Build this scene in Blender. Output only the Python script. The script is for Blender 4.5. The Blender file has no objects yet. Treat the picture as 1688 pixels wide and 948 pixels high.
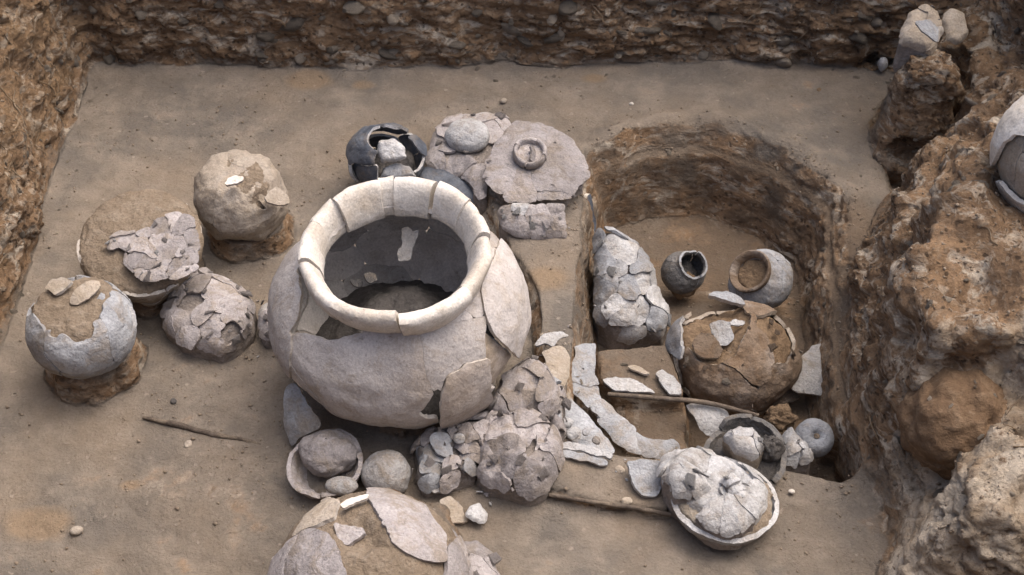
import bpy, math, random
import numpy as np
from mathutils import Matrix

# ------------------------------------------------------------------ camera, sky, sun, exposure
SC = bpy.context.scene
COL = SC.collection
cam_d = bpy.data.cameras.new('camera'); cam = bpy.data.objects.new('camera', cam_d); COL.objects.link(cam)
cam.location = (0, -2.05, 2.05); cam.rotation_euler = (math.radians(45), 0, 0)
cam_d.sensor_width = 36; cam_d.lens = 49.46; cam_d.clip_start = 0.05; cam_d.clip_end = 500
SC.camera = cam
SUN_ELEV, SUN_AZ = 66, 32          # azimuth measured from +X, anticlockwise
world = bpy.data.worlds.new('World'); SC.world = world; world.use_nodes = True
wn = world.node_tree
sky = wn.nodes.new('ShaderNodeTexSky'); sky.sky_type = 'NISHITA'; sky.sun_disc = False
sky.sun_elevation = math.radians(SUN_ELEV); sky.sun_rotation = math.radians(90 - SUN_AZ)
sky.air_density = 0.7; sky.dust_density = 6.0; sky.ozone_density = 0.6
wn.nodes['Background'].inputs['Strength'].default_value = 0.15
wn.links.new(sky.outputs[0], wn.nodes['Background'].inputs['Color'])
sun_d = bpy.data.lights.new('sun', 'SUN'); sun = bpy.data.objects.new('sun', sun_d); COL.objects.link(sun)
sun_d.energy = 0.85; sun_d.angle = math.radians(75); sun_d.color = (1, 0.95, 0.87)
sun.rotation_euler = (math.radians(90 - SUN_ELEV), 0, math.radians(SUN_AZ + 90))
sun.location = (-2, 2, 5)
SC.view_settings.view_transform = 'Standard'; SC.view_settings.look = 'None'
SC.view_settings.exposure = 0.88; SC.view_settings.gamma = 1
SC.render.resolution_x = 1024; SC.render.resolution_y = 575

# ------------------------------------------------------------------ maths helpers
CAM = np.array([0, -2.05, 2.05]); FPX = 2319.0; S2 = math.sqrt(.5)
FW = np.array([0, S2, -S2]); UP = np.array([0, S2, S2]); RT = np.array([1., 0, 0])
rng = np.random.default_rng(7); random.seed(7)

def ray(px, py): return FW + RT * ((px - 844) / FPX) + UP * ((474 - py) / FPX)
def gp(px, py, z=0.0):
    d = ray(px, py); return CAM + d * ((z - CAM[2]) / d[2])
def onplane(px, py, p0, n):
    d = ray(px, py); return CAM + d * (np.dot(p0 - CAM, n) / np.dot(d, n))
def sst(a, b, x):
    t = np.clip((x - a) / (b - a), 0, 1); return t * t * (3 - 2 * t)

def _hash(ix, iy, iz, seed):
    h = (ix.astype(np.uint32) * np.uint32(374761393)) ^ (iy.astype(np.uint32) * np.uint32(668265263)) ^ (iz.astype(np.uint32) * np.uint32(2147483647 & 1274126177)) ^ np.uint32((seed * 40503 + 977) & 0xffffffff)
    h = (h ^ (h >> np.uint32(13))) * np.uint32(1274126177)
    h = (h ^ (h >> np.uint32(16))) * np.uint32(2246822519)
    h = h ^ (h >> np.uint32(13))
    return (h & np.uint32(0xffffff)).astype(np.float32) / np.float32(0x7fffff) - 1
def vn(P, seed=0):
    P = np.asarray(P, dtype=np.float64) + 512.37
    I = np.floor(P).astype(np.int64); f = (P - I); f = f * f * f * (f * (f * 6 - 15) + 10)
    x, y, z = I[..., 0], I[..., 1], I[..., 2]; fx, fy, fz = f[..., 0], f[..., 1], f[..., 2]
    r = 0
    for dx in (0, 1):
        wx = fx if dx else 1 - fx
        for dy in (0, 1):
            wy = fy if dy else 1 - fy
            for dz in (0, 1):
                wz = fz if dz else 1 - fz
                r = r + wx * wy * wz * _hash(x + dx, y + dy, z + dz, seed)
    return r
def fbm(P, freq, octv=4, seed=0, gain=.5, ridge=False):
    P = np.asarray(P, dtype=np.float64); s = 0; a = 1; tot = 0
    for o in range(octv):
        v = vn(P * freq, seed + o * 17)
        if ridge: v = 1 - 2 * np.abs(v)
        s = s + a * v; tot += a; a *= gain; freq *= 2.03
    return s / tot
def f2(X, Y, freq, octv=3, seed=0): return fbm(np.stack([X, Y, np.full_like(X, .3)], -1), freq, octv, seed)
def psd(X, Y, poly):
    """signed distance to a polygon, negative inside"""
    poly = np.asarray(poly)[:, :2]; d = np.full(X.shape, 1e9); ins = np.zeros(X.shape, bool)
    for (ax, ay), (bx, by) in zip(poly, np.roll(poly, -1, 0)):
        ex, ey = bx - ax, by - ay; wx, wy = X - ax, Y - ay
        t = np.clip((wx * ex + wy * ey) / (ex * ex + ey * ey + 1e-12), 0, 1)
        d = np.minimum(d, (wx - ex * t) ** 2 + (wy - ey * t) ** 2)
        c = ((ay > Y) != (by > Y)) & (X < (bx - ax) * (Y - ay) / (by - ay + 1e-12) + ax)
        ins ^= c
    d = np.sqrt(d); return np.where(ins, -d, d)
def gpoly(pts, z=0.0): return np.array([gp(x, y, z) for x, y in pts])
def rotm(ax=0, ay=0, az=0):
    m = Matrix.Rotation(math.radians(az), 3, 'Z') @ Matrix.Rotation(math.radians(ax), 3, 'X') @ Matrix.Rotation(math.radians(ay), 3, 'Y')
    return np.array(m)

# ------------------------------------------------------------------ mesh + object helpers
def qmesh(name, V, Q, mats, midx=None, sharp=38):
    me = bpy.data.meshes.new(name); V = np.ascontiguousarray(V, dtype=np.float32); Q = np.ascontiguousarray(Q, dtype=np.int32)
    me.vertices.add(len(V)); me.vertices.foreach_set('co', V.ravel())
    me.loops.add(Q.size); me.loops.foreach_set('vertex_index', Q.ravel())
    me.polygons.add(len(Q)); me.polygons.foreach_set('loop_start', np.arange(0, Q.size, 4, dtype=np.int32))
    me.polygons.foreach_set('use_smooth', np.ones(len(Q), bool))
    if midx is not None: me.polygons.foreach_set('material_index', np.ascontiguousarray(midx, dtype=np.int32))
    for m in mats: me.materials.append(m)
    me.update(calc_edges=True); me.validate()
    if sharp: me.set_sharp_from_angle(angle=math.radians(sharp))
    return me
def tag(o, label, cat, group=None):
    o['label'] = label; o['category'] = cat
    if group: o['group'] = group
    return o
def thing(name, label, cat, loc, group=None):
    o = bpy.data.objects.new(name, None); COL.objects.link(o); o.empty_display_size = .02
    o.location = loc; tag(o, label, cat, group); return o
def put(name, V, Q, mats, parent=None, midx=None, sharp=38):
    """link one mesh; V is in world space, the origin is the parent's or the mesh's own base"""
    if parent is not None:
        org = np.array(parent.location)
        if parent.parent is not None: org = np.array(parent.parent.location) + org
    else:
        org = np.array([V[:, 0].mean(), V[:, 1].mean(), V[:, 2].min()])
    o = bpy.data.objects.new(name, qmesh(name, V - org, Q, mats, midx, sharp)); COL.objects.link(o)
    if parent is not None: o.parent = parent
    else: o.location = org
    return o
def struct(o): o['kind'] = 'structure'; return o

def gfaces(nu, nv, wrap):
    i = np.arange(nu if wrap else nu - 1)[:, None]; j = np.arange(nv - 1)[None, :]; k = (i + 1) % nu
    return np.stack([i * nv + j, k * nv + j, k * nv + j + 1, i * nv + j + 1], -1).reshape(-1, 4)
def gnormals(P, wrap):
    if wrap: du = np.roll(P, -1, 0) - np.roll(P, 1, 0)
    else: du = np.gradient(P, axis=0)
    dv = np.gradient(P, axis=1); n = np.cross(du, dv)
    return n / (np.linalg.norm(n, axis=-1, keepdims=True) + 1e-12)
def cells(C, k, seed, warp=.02, freq=18, aniso=None):
    r = np.random.default_rng(seed); S = [C[r.integers(len(C))]]
    for _ in range(k - 1):
        cand = C[r.integers(0, len(C), 5)]
        d = np.min(((cand[:, None] - np.array(S)[None]) ** 2).sum(-1), 1); S.append(cand[np.argmax(d)])
    S = np.array(S); sp = math.sqrt(max(1e-9, np.median(np.sort(((S[:, None] - S[None]) ** 2).sum(-1), 1)[:, 1]))) if k > 1 else 0
    wt = r.uniform(-.45, .45, k) * sp * sp * .9
    W = C + warp * np.stack([fbm(C, freq, 3, seed + 5 + q) for q in range(3)], -1)
    return np.argmin(((W[:, None] - S[None]) ** 2).sum(-1) + wt[None], 1)
def shards(P, parent, name, mats, wrap=False, keep=None, ids=None, k=1, seed=0, thick=.007, off=0., tilt=0., gap=.001,
           smooth=3, warp=.02, minf=8, rough=.0006, labels=None, drop=0.):
    """cut a surface grid into sherds with real thickness; each one is its own mesh"""
    nu, nv = P.shape[:2]; N = gnormals(P, wrap).reshape(-1, 3); Pf = P.reshape(-1, 3); Q = gfaces(nu, nv, wrap)
    C = Pf[Q].mean(1); r = np.random.default_rng(seed + 99)
    if keep is None: keep = np.ones(len(Q), bool)
    if ids is None:
        ids = np.zeros(len(Q), int)
        if k > 1: ids[keep] = cells(C[keep], k, seed, warp)
    out = []; pieces = []
    for c in np.unique(ids[keep]):
        if r.random() < drop: continue
        qa = Q[keep & (ids == c)]
        if len(qa) < minf: continue
        lab = np.arange(nu * nv)
        while True:
            lq = lab[qa].min(1); old = lab[qa].copy(); np.minimum.at(lab, qa, lq[:, None]); lab = lab[lab]
            if (lab[qa] == old).all(): break
        root = lab[qa[:, 0]]; vals, cn_ = np.unique(root, return_counts=True); big = vals[cn_ >= max(minf, 14)]
        pieces += [(c, qa[root == b_]) for b_ in big]
    for c, q in pieces:
        u, inv = np.unique(q, return_inverse=True); q = inv.reshape(-1, 4); m = len(u)
        V = Pf[u].copy(); n = N[u]
        a = q.ravel(); b = q[:, [1, 2, 3, 0]].ravel(); bd = ~np.isin(a * m + b, b * m + a); ba, bb = a[bd], b[bd]
        cnt = np.bincount(ba, minlength=m) + np.bincount(bb, minlength=m); bm_ = cnt > 0
        for _ in range(smooth):
            acc = np.zeros_like(V)
            np.add.at(acc, ba, V[bb]); np.add.at(acc, bb, V[ba])
            V[bm_] = .5 * V[bm_] + .5 * acc[bm_] / cnt[bm_, None]
        cen = V.mean(0)
        if gap:
            d = cen - V[bm_]; V[bm_] += d / (np.linalg.norm(d, axis=1, keepdims=True) + 1e-9) * gap
        nm = n.mean(0); nm /= np.linalg.norm(nm) + 1e-9
        if tilt or off:
            ax = r.normal(size=3); ax -= nm * np.dot(ax, nm); ax /= np.linalg.norm(ax) + 1e-9
            R = np.array(Matrix.Rotation(math.radians(r.normal() * tilt), 3, ax.tolist()))
            V = (V - cen) @ R.T + cen + nm * off * r.uniform(-.6, 1); n = n @ R.T
        V = V + n * (rough * vn(V * 260, seed))[:, None]
        inner = V - n * thick * (1 + .15 * vn(V * 120, seed + 3))[:, None]
        faces = np.concatenate([q, q[:, ::-1] + m, np.stack([bb, ba, ba + m, bb + m], -1)])
        mi = np.concatenate([np.zeros(len(q)), np.ones(len(q)), np.full(len(ba), 2)])
        ml = [mats[0], mats[min(1, len(mats) - 1)], mats[min(2, len(mats) - 1)]]
        o = put(name, np.concatenate([V, inner]), faces, ml, parent, mi)
        out.append(o)
    return out

def spline(pts, n):
    pts = np.array(pts, float); p = np.vstack([2 * pts[0] - pts[1], pts, 2 * pts[-1] - pts[-2]])
    seg = len(pts) - 1; t = np.linspace(0, seg - 1e-9, n); i = t.astype(int); f = (t - i)[:, None]
    a, b, c, d = p[i], p[i + 1], p[i + 2], p[i + 3]
    return .5 * (2 * b + (c - a) * f + (2 * a - 5 * b + 4 * c - d) * f ** 2 + (3 * b - a - 3 * c + d) * f ** 3)
def rev(prof, loc, R=None, scale=(1, 1, 1), nu=None, nv=None, lump=0., lf=12, seed=0, res=.0042):
    prof = np.array(prof, float); rmax = prof[:, 0].max(); L = np.linalg.norm(np.diff(prof, axis=0), axis=1).sum()
    nu = nu or max(24, int(2 * math.pi * rmax / res)); nv = nv or max(6, int(L / res))
    s = spline(prof, nv); s[:, 0] = np.maximum(s[:, 0], .0012)
    th = np.linspace(-math.pi, math.pi, nu, endpoint=False)
    P = np.stack([np.cos(th)[:, None] * s[None, :, 0], np.sin(th)[:, None] * s[None, :, 0], np.broadcast_to(s[None, :, 1], (nu, nv))], -1) * np.array(scale)
    if lump: P = P + gnormals(P, True) * (lump * (fbm(P, lf, 4, seed) + .35 * fbm(P, lf * 4.5, 3, seed + 31)))[..., None]
    if R is not None: P = P @ np.asarray(R).T
    return P + np.asarray(loc), np.degrees(th), s
def fth(th, s, P):
    """per-face angle (deg) and profile height for revolve grids"""
    nu, nv = P.shape[:2]; T = np.broadcast_to(th[:, None] + 180 / nu, (nu, nv - 1)).ravel()
    Zs = np.broadcast_to((.5 * (s[1:, 1] + s[:-1, 1]))[None], (nu, nv - 1)).ravel()
    Rs = np.broadcast_to((.5 * (s[1:, 0] + s[:-1, 0]))[None], (nu, nv - 1)).ravel()
    return T, Zs, Rs
def fcen(P, wrap): return P.reshape(-1, 3)[gfaces(P.shape[0], P.shape[1], wrap)].mean(1)
def solid(name, P, mats, parent=None, sharp=50):
    return put(name, P.reshape(-1, 3), gfaces(P.shape[0], P.shape[1], True), mats, parent, sharp=sharp)
def lump(name, c, rad, mats, parent=None, amp=.12, freq=2.2, seed=0, R=None, nu=40, nv=24, sharp=50, ridge=False):
    """rounded stone or clod: a sphere pushed about by noise"""
    th = np.linspace(-math.pi, math.pi, nu, endpoint=False); ph = np.linspace(-math.pi / 2 + .03, math.pi / 2 - .03, nv)
    P = np.stack([np.cos(th)[:, None] * np.cos(ph), np.sin(th)[:, None] * np.cos(ph), np.broadcast_to(np.sin(ph), (nu, nv))], -1)
    P = P * (1 + amp * fbm(P + seed * 3.1, freq, 6, seed, gain=.55, ridge=ridge))[..., None] * np.array(rad)
    if R is not None: P = P @ np.asarray(R).T
    return solid(name, P + np.asarray(c), mats, parent, sharp)
def patch(poly, z0, n=(0, 0, 1), dome=.0, s=.0045, seed=0, edge=.004, amp=.003, freq=30, flat=.5, bow=(0, 0), fold=0.):
    """an outlined sheet lying in a plane through height z0; returns grid + inside mask + distance"""
    n = np.array(n, float); n /= np.linalg.norm(n); poly = np.array(poly, float)
    p0 = gp(*poly.mean(0), z0); W = np.array([onplane(x, y, p0, n) for x, y in poly])
    a = np.cross([0, 1, 0], n); a /= np.linalg.norm(a); b = np.cross(n, a)
    A = (W - p0) @ a; B = (W - p0) @ b; ga = np.arange(A.min() - .012, A.max() + .012, s); gb = np.arange(B.min() - .012, B.max() + .012, s)
    GA, GB = np.meshgrid(ga, gb, indexing='ij'); pp = np.stack([A, B], -1)
    D = psd(GA, GB, pp) + edge * f2(GA, GB, 45, 3, seed)
    dm = max(1e-4, -D.min()) * flat; t = np.clip(-D / dm, 0, 1)
    H = dome * np.sqrt(np.clip(1 - (1 - t) ** 2, 0, 1)) + amp * (.6 * f2(GA, GB, freq, 4, seed + 3) + fold * (1 - 2 * np.abs(f2(GA, GB, freq * .6, 3, seed + 8))))
    H = H + bow[0] * (1 - (2 * (GA - A.min()) / (np.ptp(A) + 1e-9) - 1) ** 2) + bow[1] * (1 - (2 * (GB - B.min()) / (np.ptp(B) + 1e-9) - 1) ** 2)
    P = p0 + GA[..., None] * a + GB[..., None] * b + H[..., None] * n
    Dc = .25 * (D[1:, 1:] + D[:-1, 1:] + D[1:, :-1] + D[:-1, :-1])
    return P, (Dc < 0).ravel(), Dc.ravel(), p0
def plate(poly, z0, mats, name, label=None, cat=None, parent=None, thick=.007, group=None, seed=0, **kw):
    """one broken piece with the outline given"""
    P, keep, D, p0 = patch(poly, z0, seed=seed, **kw)
    o = shards(P, parent, name, mats, keep=keep, thick=thick, gap=0, seed=seed, smooth=2)[0]
    if label: tag(o, label, cat, group)
    return o
def core_of(P, keep, mats, parent, name='earth_core', drop=.008, zfloor=-.02, inset=.965):
    """earth under a sherd heap: same outline, sides running down to the ground"""
    nu, nv = P.shape[:2]; Q = gfaces(nu, nv, False)[keep]; u, inv = np.unique(Q, return_inverse=True); q = inv.reshape(-1, 4); m = len(u)
    V = P.reshape(-1, 3)[u].copy(); a = q.ravel(); b = q[:, [1, 2, 3, 0]].ravel(); bd = ~np.isin(a * m + b, b * m + a); ba, bb = a[bd], b[bd]
    cnt = np.bincount(ba, minlength=m) + np.bincount(bb, minlength=m); bm_ = cnt > 0
    for _ in range(4):
        acc = np.zeros_like(V); np.add.at(acc, ba, V[bb]); np.add.at(acc, bb, V[ba]); V[bm_] = .5 * V[bm_] + .5 * acc[bm_] / cnt[bm_, None]
    c = V.mean(0); V = c + (V - c) * np.array([inset, inset, 1]); V[:, 2] -= drop
    L = [V]; lo = V[:, 2]; K = 5
    for k in range(1, K + 1):
        W = V.copy(); W[:, 2] = lo + (np.minimum(zfloor, lo - .01) - lo) * k / K
        W[:, :2] += (.006 * np.stack([fbm(W, 30, 3, 41), fbm(W, 30, 3, 57)], -1)); L.append(W)
    F = [q] + [np.stack([bb, ba, ba + m, bb + m], -1) + np.array([k - 1, k - 1, k - 1, k - 1]) * m for k in range(1, K + 1)]
    V = np.concatenate(L); F = np.concatenate(F); u, inv = np.unique(F, return_inverse=True)
    return put(name, V[u], inv.reshape(-1, 4), mats, parent, sharp=60)
def ring(name, cross, cuts, loc, R, mats, parent, seed=0, gapdeg=.5, jit=.0015, wob=.002, closed=False, skip=()):
    """thick rim made of broken segments between the angles in cuts (deg)"""
    cross = np.array(cross); K = len(cross); cs = []
    for i in range(K):   # rounded section
        cs += [cross[i] * .75 + cross[(i + 1) % K] * .25, cross[i] * .25 + cross[(i + 1) % K] * .75]
    cs = np.array(cs); K = len(cs); r = np.random.default_rng(seed)
    for si, (a0, a1) in enumerate(zip(cuts[:-1], cuts[1:])):
        dj = r.normal(size=3) * jit
        if si in skip: continue
        n = max(4, int((a1 - a0) / 2.0)); th = np.radians(np.linspace(a0 + gapdeg, a1 - gapdeg, n))
        th2 = th[:, None] + np.where(np.arange(n)[:, None] == 0, 1, np.where(np.arange(n)[:, None] == n - 1, 1, 0)) * .018 * fbm(np.stack([cs[None, :, 0] * 40 + si, cs[None, :, 1] * 40, np.zeros((1, K))], -1), 1.3, 2, seed + si)
        P = np.stack([np.cos(th2) * cs[None, :, 0], np.sin(th2) * cs[None, :, 0], np.broadcast_to(cs[None, :, 1], (n, K))], -1)
        P = P * (1 + wob * 6 * fbm(P, 7, 2, seed))[..., None] + wob * np.stack([fbm(P, 22, 3, seed + q) for q in range(3)], -1)
        P = P @ np.asarray(R).T + np.asarray(loc) + dj
        i = np.arange(n - 1)[:, None]; j = np.arange(K)[None]; k = (j + 1) % K
        Q = np.stack([i * K + j, i * K + k, (i + 1) * K + k, (i + 1) * K + j], -1).reshape(-1, 4)[:, ::-1]
        c0 = P[0].mean(0); c1 = P[-1].mean(0); V = np.concatenate([P.reshape(-1, 3), [c0, c1]]); e0, e1 = len(V) - 2, len(V) - 1
        caps = [[e0, kk, (kk + 1) % K, (kk + 1) % K] for kk in range(K)] + [[e1, (n - 1) * K + (kk + 1) % K, (n - 1) * K + kk, (n - 1) * K + kk] for kk in range(K)]
        me = bpy.data.meshes.new(name); org = np.array(parent.location)
        me.from_pydata((V - org).tolist(), [], Q.tolist() + [c[:3] for c in caps])
        for m in mats: me.materials.append(m)
        me.polygons.foreach_set('use_smooth', np.ones(len(me.polygons), bool)); me.update(); me.set_sharp_from_angle(angle=math.radians(45))
        o = bpy.data.objects.new(name, me); COL.objects.link(o); o.parent = parent
def tube(name, pts, rad, mats, parent=None, seed=0, n=40, K=8, wob=.3):
    s = spline(pts, n); t = np.gradient(s, axis=0); t /= np.linalg.norm(t, axis=1, keepdims=True)
    a = np.cross(t, [.31, .2, .93]); a /= np.linalg.norm(a, axis=1, keepdims=True); b = np.cross(t, a)
    ph = np.linspace(0, 2 * math.pi, K, endpoint=False)
    rr = np.interp(np.linspace(0, 1, n), np.linspace(0, 1, len(rad)), rad)
    P = s[:, None] + rr[:, None, None] * (np.cos(ph)[None, :, None] * a[:, None] + np.sin(ph)[None, :, None] * b[:, None])
    P = P + (rr * wob)[:, None, None] * np.stack([fbm(P, 60, 2, seed + q) for q in range(3)], -1)
    i = np.arange(n - 1)[:, None]; j = np.arange(K)[None]; k = (j + 1) % K
    Q = np.stack([i * K + j, i * K + k, (i + 1) * K + k, (i + 1) * K + j], -1).reshape(-1, 4)[:, ::-1]
    return put(name, P.reshape(-1, 3), Q, mats, parent, sharp=60)

def worley(P, freq, seed=0):
    Q = P * freq + 311.7; I = np.floor(Q).astype(np.int64); f1 = np.full(len(Q), 9.); f2_ = np.full(len(Q), 9.); cid = np.zeros(len(Q))
    for dx in (-1, 0, 1):
        for dy in (-1, 0, 1):
            for dz in (-1, 0, 1):
                J = I + np.array([dx, dy, dz]); o = np.stack([_hash(J[:, 0], J[:, 1], J[:, 2], seed + q) for q in range(3)], -1) * .5 + .5
                d = np.linalg.norm(J + o - Q, axis=1); n = d < f1; f2_ = np.where(n, f1, np.minimum(f2_, d)); f1 = np.where(n, d, f1); cid = np.where(n, _hash(J[:, 0], J[:, 1], J[:, 2], seed + 9), cid)
    return f1, f2_, cid
# ------------------------------------------------------------------ materials
class NT:
    def __init__(s, name, rough=.9):
        s.m = bpy.data.materials.new(name); s.m.use_nodes = True; s.t = s.m.node_tree; s.b = s.t.nodes['Principled BSDF']
        s.b.inputs['Roughness'].default_value = rough; s.b.inputs['Specular IOR Level'].default_value = .25
        s.co = s.n('ShaderNodeTexCoord').outputs['Object']
    def n(s, t): return s.t.nodes.new(t)
    def l(s, a, b): s.t.links.new(a, b)
    def map(s, sc, loc=(0, 0, 0), rot=(0, 0, 0)):
        m = s.n('ShaderNodeMapping'); m.inputs['Scale'].default_value = sc; m.inputs['Location'].default_value = loc; m.inputs['Rotation'].default_value = rot
        s.l(s.co, m.inputs[0]); return m.outputs[0]
    def noise(s, scale, detail=5, rough=.6, vec=None, dist=0.):
        n = s.n('ShaderNodeTexNoise'); n.inputs['Scale'].default_value = scale; n.inputs['Detail'].default_value = detail
        n.inputs['Roughness'].default_value = rough; n.inputs['Distortion'].default_value = dist
        s.l(vec if vec else s.co, n.inputs['Vector']); return n.outputs['Fac']
    def rampv(s, f, a, b, va=0., vb=1.):
        r = s.n('ShaderNodeMapRange'); r.inputs[1].default_value = a; r.inputs[2].default_value = b; r.inputs[3].default_value = va; r.inputs[4].default_value = vb
        s.l(f, r.inputs[0]); return r.outputs[0]
    def math(s, op, a, b):
        m = s.n('ShaderNodeMath'); m.operation = op
        for i, v in enumerate((a, b)):
            if isinstance(v, (int, float)): m.inputs[i].default_value = v
            else: s.l(v, m.inputs[i])
        return m.outputs[0]
    def mix(s, f, a, b, mode='MIX'):
        m = s.n('ShaderNodeMix'); m.data_type = 'RGBA'; m.blend_type = mode
        for i, v in ((0, f), (6, a), (7, b)):
            if isinstance(v, (int, float)): m.inputs[i].default_value = v
            elif isinstance(v, tuple): m.inputs[i].default_value = (*v, 1)
            else: s.l(v, m.inputs[i])
        return m.outputs[2]
    def grey(s, v):
        c = s.n('ShaderNodeCombineColor')
        for i in range(3): s.l(v, c.inputs[i])
        return c.outputs[0]
    def bump(s, *hs):
        prev = None
        for h, dist, st in hs:
            b = s.n('ShaderNodeBump'); b.inputs['Distance'].default_value = dist; b.inputs['Strength'].default_value = st; s.l(h, b.inputs['Height'])
            if prev: s.l(prev, b.inputs['Normal'])
            prev = b.outputs[0]
        s.l(prev, s.b.inputs['Normal'])
    def out(s, c): s.l(c, s.b.inputs['Base Color']); return s.m

def pottery(name, base, alt, stain, amt=.5, rough=.85, rnd=.25, sc=18, bmp=.5, dark=(.09, .075, .06), dirt=.7, earth=(.25, .2, .145)):
    k = NT(name, rough)
    oi = k.n('ShaderNodeObjectInfo'); sh = k.n('ShaderNodeVectorMath'); sh.operation = 'SCALE'
    cx = k.n('ShaderNodeCombineXYZ'); k.l(oi.outputs['Random'], cx.inputs[0]); k.l(oi.outputs['Random'], cx.inputs[2]); k.l(cx.outputs[0], sh.inputs[0]); sh.inputs['Scale'].default_value = 3.
    ad = k.n('ShaderNodeVectorMath'); k.l(k.co, ad.inputs[0]); k.l(sh.outputs[0], ad.inputs[1]); k.co = ad.outputs[0]
    n1 = k.noise(sc, 6, .62); n2 = k.noise(sc * .55, 5, .6, k.map((1, 1, 1.4), (3.3, 1, 7))); n3 = k.noise(230, 3, .7); n4 = k.noise(75, 4, .65, k.map((1, 1, 1), (9, 2, 4)))
    c = k.mix(k.rampv(n1, .36, .64), base, alt)
    c = k.mix(k.math('MULTIPLY', k.rampv(n2, .5, .68), amt), c, stain)
    c = k.mix(k.math('MULTIPLY', k.rampv(n4, .62, .74), .6), c, dark)
    n5 = k.noise(21, 9, .7, k.map((1, 1, 1), (1, 6, 9)), .5); c = k.mix(k.math('MULTIPLY', k.rampv(n5, .5, .62), dirt), c, earth)
    c = k.mix(1., c, k.grey(k.rampv(n3, .3, .7, .8, 1.16)), 'MULTIPLY')
    c = k.mix(1., c, k.grey(k.rampv(oi.outputs['Random'], 0, 1, 1 - rnd, 1 + rnd * .5)), 'MULTIPLY')
    k.bump((n1, .008, bmp), (n5, .006, bmp), (n4, .004, bmp), (n3, .0014, bmp)); return k.out(c)
def soil(name, a, b, c3, sc=9, bmp=.8, stone=(.3, .26, .21), st=.6):
    k = NT(name, .95); n1 = k.noise(sc, 8, .65); n2 = k.noise(sc * 3.2, 6, .65, k.map((1, 1, 1.5), (2, 5, 1))); n3 = k.noise(190, 4, .7); n4 = k.noise(48, 6, .7, k.map((1, 1, 1), (7, 7, 2)))
    c = k.mix(k.rampv(n1, .35, .65), a, b); c = k.mix(k.rampv(n2, .5, .7), c, c3)
    c = k.mix(k.math('MULTIPLY', k.rampv(n4, .6, .72), st), c, stone)
    c = k.mix(1., c, k.grey(k.rampv(n3, .3, .7, .82, 1.16)), 'MULTIPLY')
    k.bump((n2, .02, bmp * .6), (n4, .010, bmp), (n3, .0016, bmp)); return k.out(c)

M = {}
M['jar'] = pottery('pale_jar_clay', (.52, .48, .45), (.42, .385, .36), (.31, .24, .175), .7, rnd=.14, sc=5, bmp=.6, dirt=.5, earth=(.34, .28, .215))
M['jar_tan'] = pottery('tan_jar_clay', (.42, .34, .26), (.48, .42, .37), (.28, .21, .145), .6, rnd=.1, sc=9, bmp=.4)
M['rim'] = pottery('cream_rim_clay', (.74, .69, .62), (.62, .565, .49), (.45, .37, .28), .7, rnd=.08, sc=14, bmp=.45, dirt=.35, earth=(.42, .34, .25))
M['jar_in'] = pottery('dark_fired_inside', (.56, .52, .48), (.44, .41, .38), (.36, .31, .26), .6, rnd=.3, sc=14, dirt=.3)
M['edge'] = pottery('broken_clay_edge', (.50, .45, .39), (.58, .53, .47), (.32, .27, .22), .5, rnd=.1, sc=40)
M['mauve'] = pottery('mauve_grey_clay', (.43, .395, .385), (.325, .295, .285), (.3, .25, .2), .6, rnd=.28, sc=22, bmp=1., dirt=.6)
M['tan'] = pottery('dusty_tan_clay', (.43, .37, .30), (.36, .30, .235), (.47, .425, .38), .5, rnd=.15, sc=16, bmp=.8, dirt=.6, earth=(.31, .25, .18))
M['blue'] = pottery('blue_grey_clay', (.40, .41, .425), (.28, .285, .295), (.25, .205, .16), .65, rnd=.22, sc=18, bmp=.9, dirt=.55)
M['white'] = pottery('whitish_clay', (.56, .555, .55), (.43, .425, .42), (.34, .3, .255), .6, rnd=.18, sc=22, bmp=1., dirt=.45)
M['black'] = pottery('black_burnished_clay', (.05, .055, .068), (.12, .135, .16), (.2, .21, .225), .6, rough=.5, rnd=.35, sc=20, bmp=.5, dirt=.35)
M['brownpot'] = pottery('earth_stained_clay', (.15, .105, .07), (.24, .18, .13), (.34, .3, .26), .7, rnd=.25, sc=16, bmp=1., earth=(.17, .11, .065))
M['greybowl'] = pottery('dark_grey_clay', (.19, .18, .17), (.13, .125, .12), (.28, .265, .25), .5, rnd=.2, sc=24, bmp=1.1, dirt=.5)
M['stone'] = pottery('grey_pebble', (.36, .35, .34), (.46, .44, .415), (.27, .235, .2), .5, rnd=.25, sc=25, bmp=.9)
M['chip'] = pottery('pale_wall_chip', (.50, .43, .35), (.34, .28, .21), (.26, .2, .145), .5, rnd=.5, sc=40, bmp=1., dirt=.5)
M['root'] = pottery('dry_root', (.28, .2, .125), (.2, .14, .085), (.13, .09, .06), .5, rnd=.4, sc=60, bmp=.6)
M['wood'] = pottery('dark_twig', (.09, .07, .055), (.14, .11, .085), (.2, .17, .14), .6, rnd=.2, sc=60, bmp=.6)
M['fill'] = soil('pot_fill_earth', (.30, .235, .17), (.235, .18, .125), (.35, .285, .215), 14, 1.1)
M['clod'] = soil('brown_clod_earth', (.20, .135, .08), (.27, .19, .12), (.15, .1, .062), 12, 1.)
M['crust'] = soil('pale_limy_crust', (.42, .36, .29), (.31, .24, .17), (.5, .45, .38), 11, 1.2, (.17, .115, .07), .9)
M['dust'] = soil('grey_sherd_dust', (.33, .29, .26), (.24, .205, .175), (.38, .335, .3), 20, 1., (.44, .4, .37))
M['rust'] = soil('rusty_brown_earth', (.205, .13, .075), (.15, .095, .056), (.27, .185, .115), 10, 1., (.34, .26, .18), .5)
M['darkfill'] = soil('dark_jar_fill', (.11, .10, .093), (.08, .073, .067), (.14, .128, .118), 16, .9, (.2, .185, .17))

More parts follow.
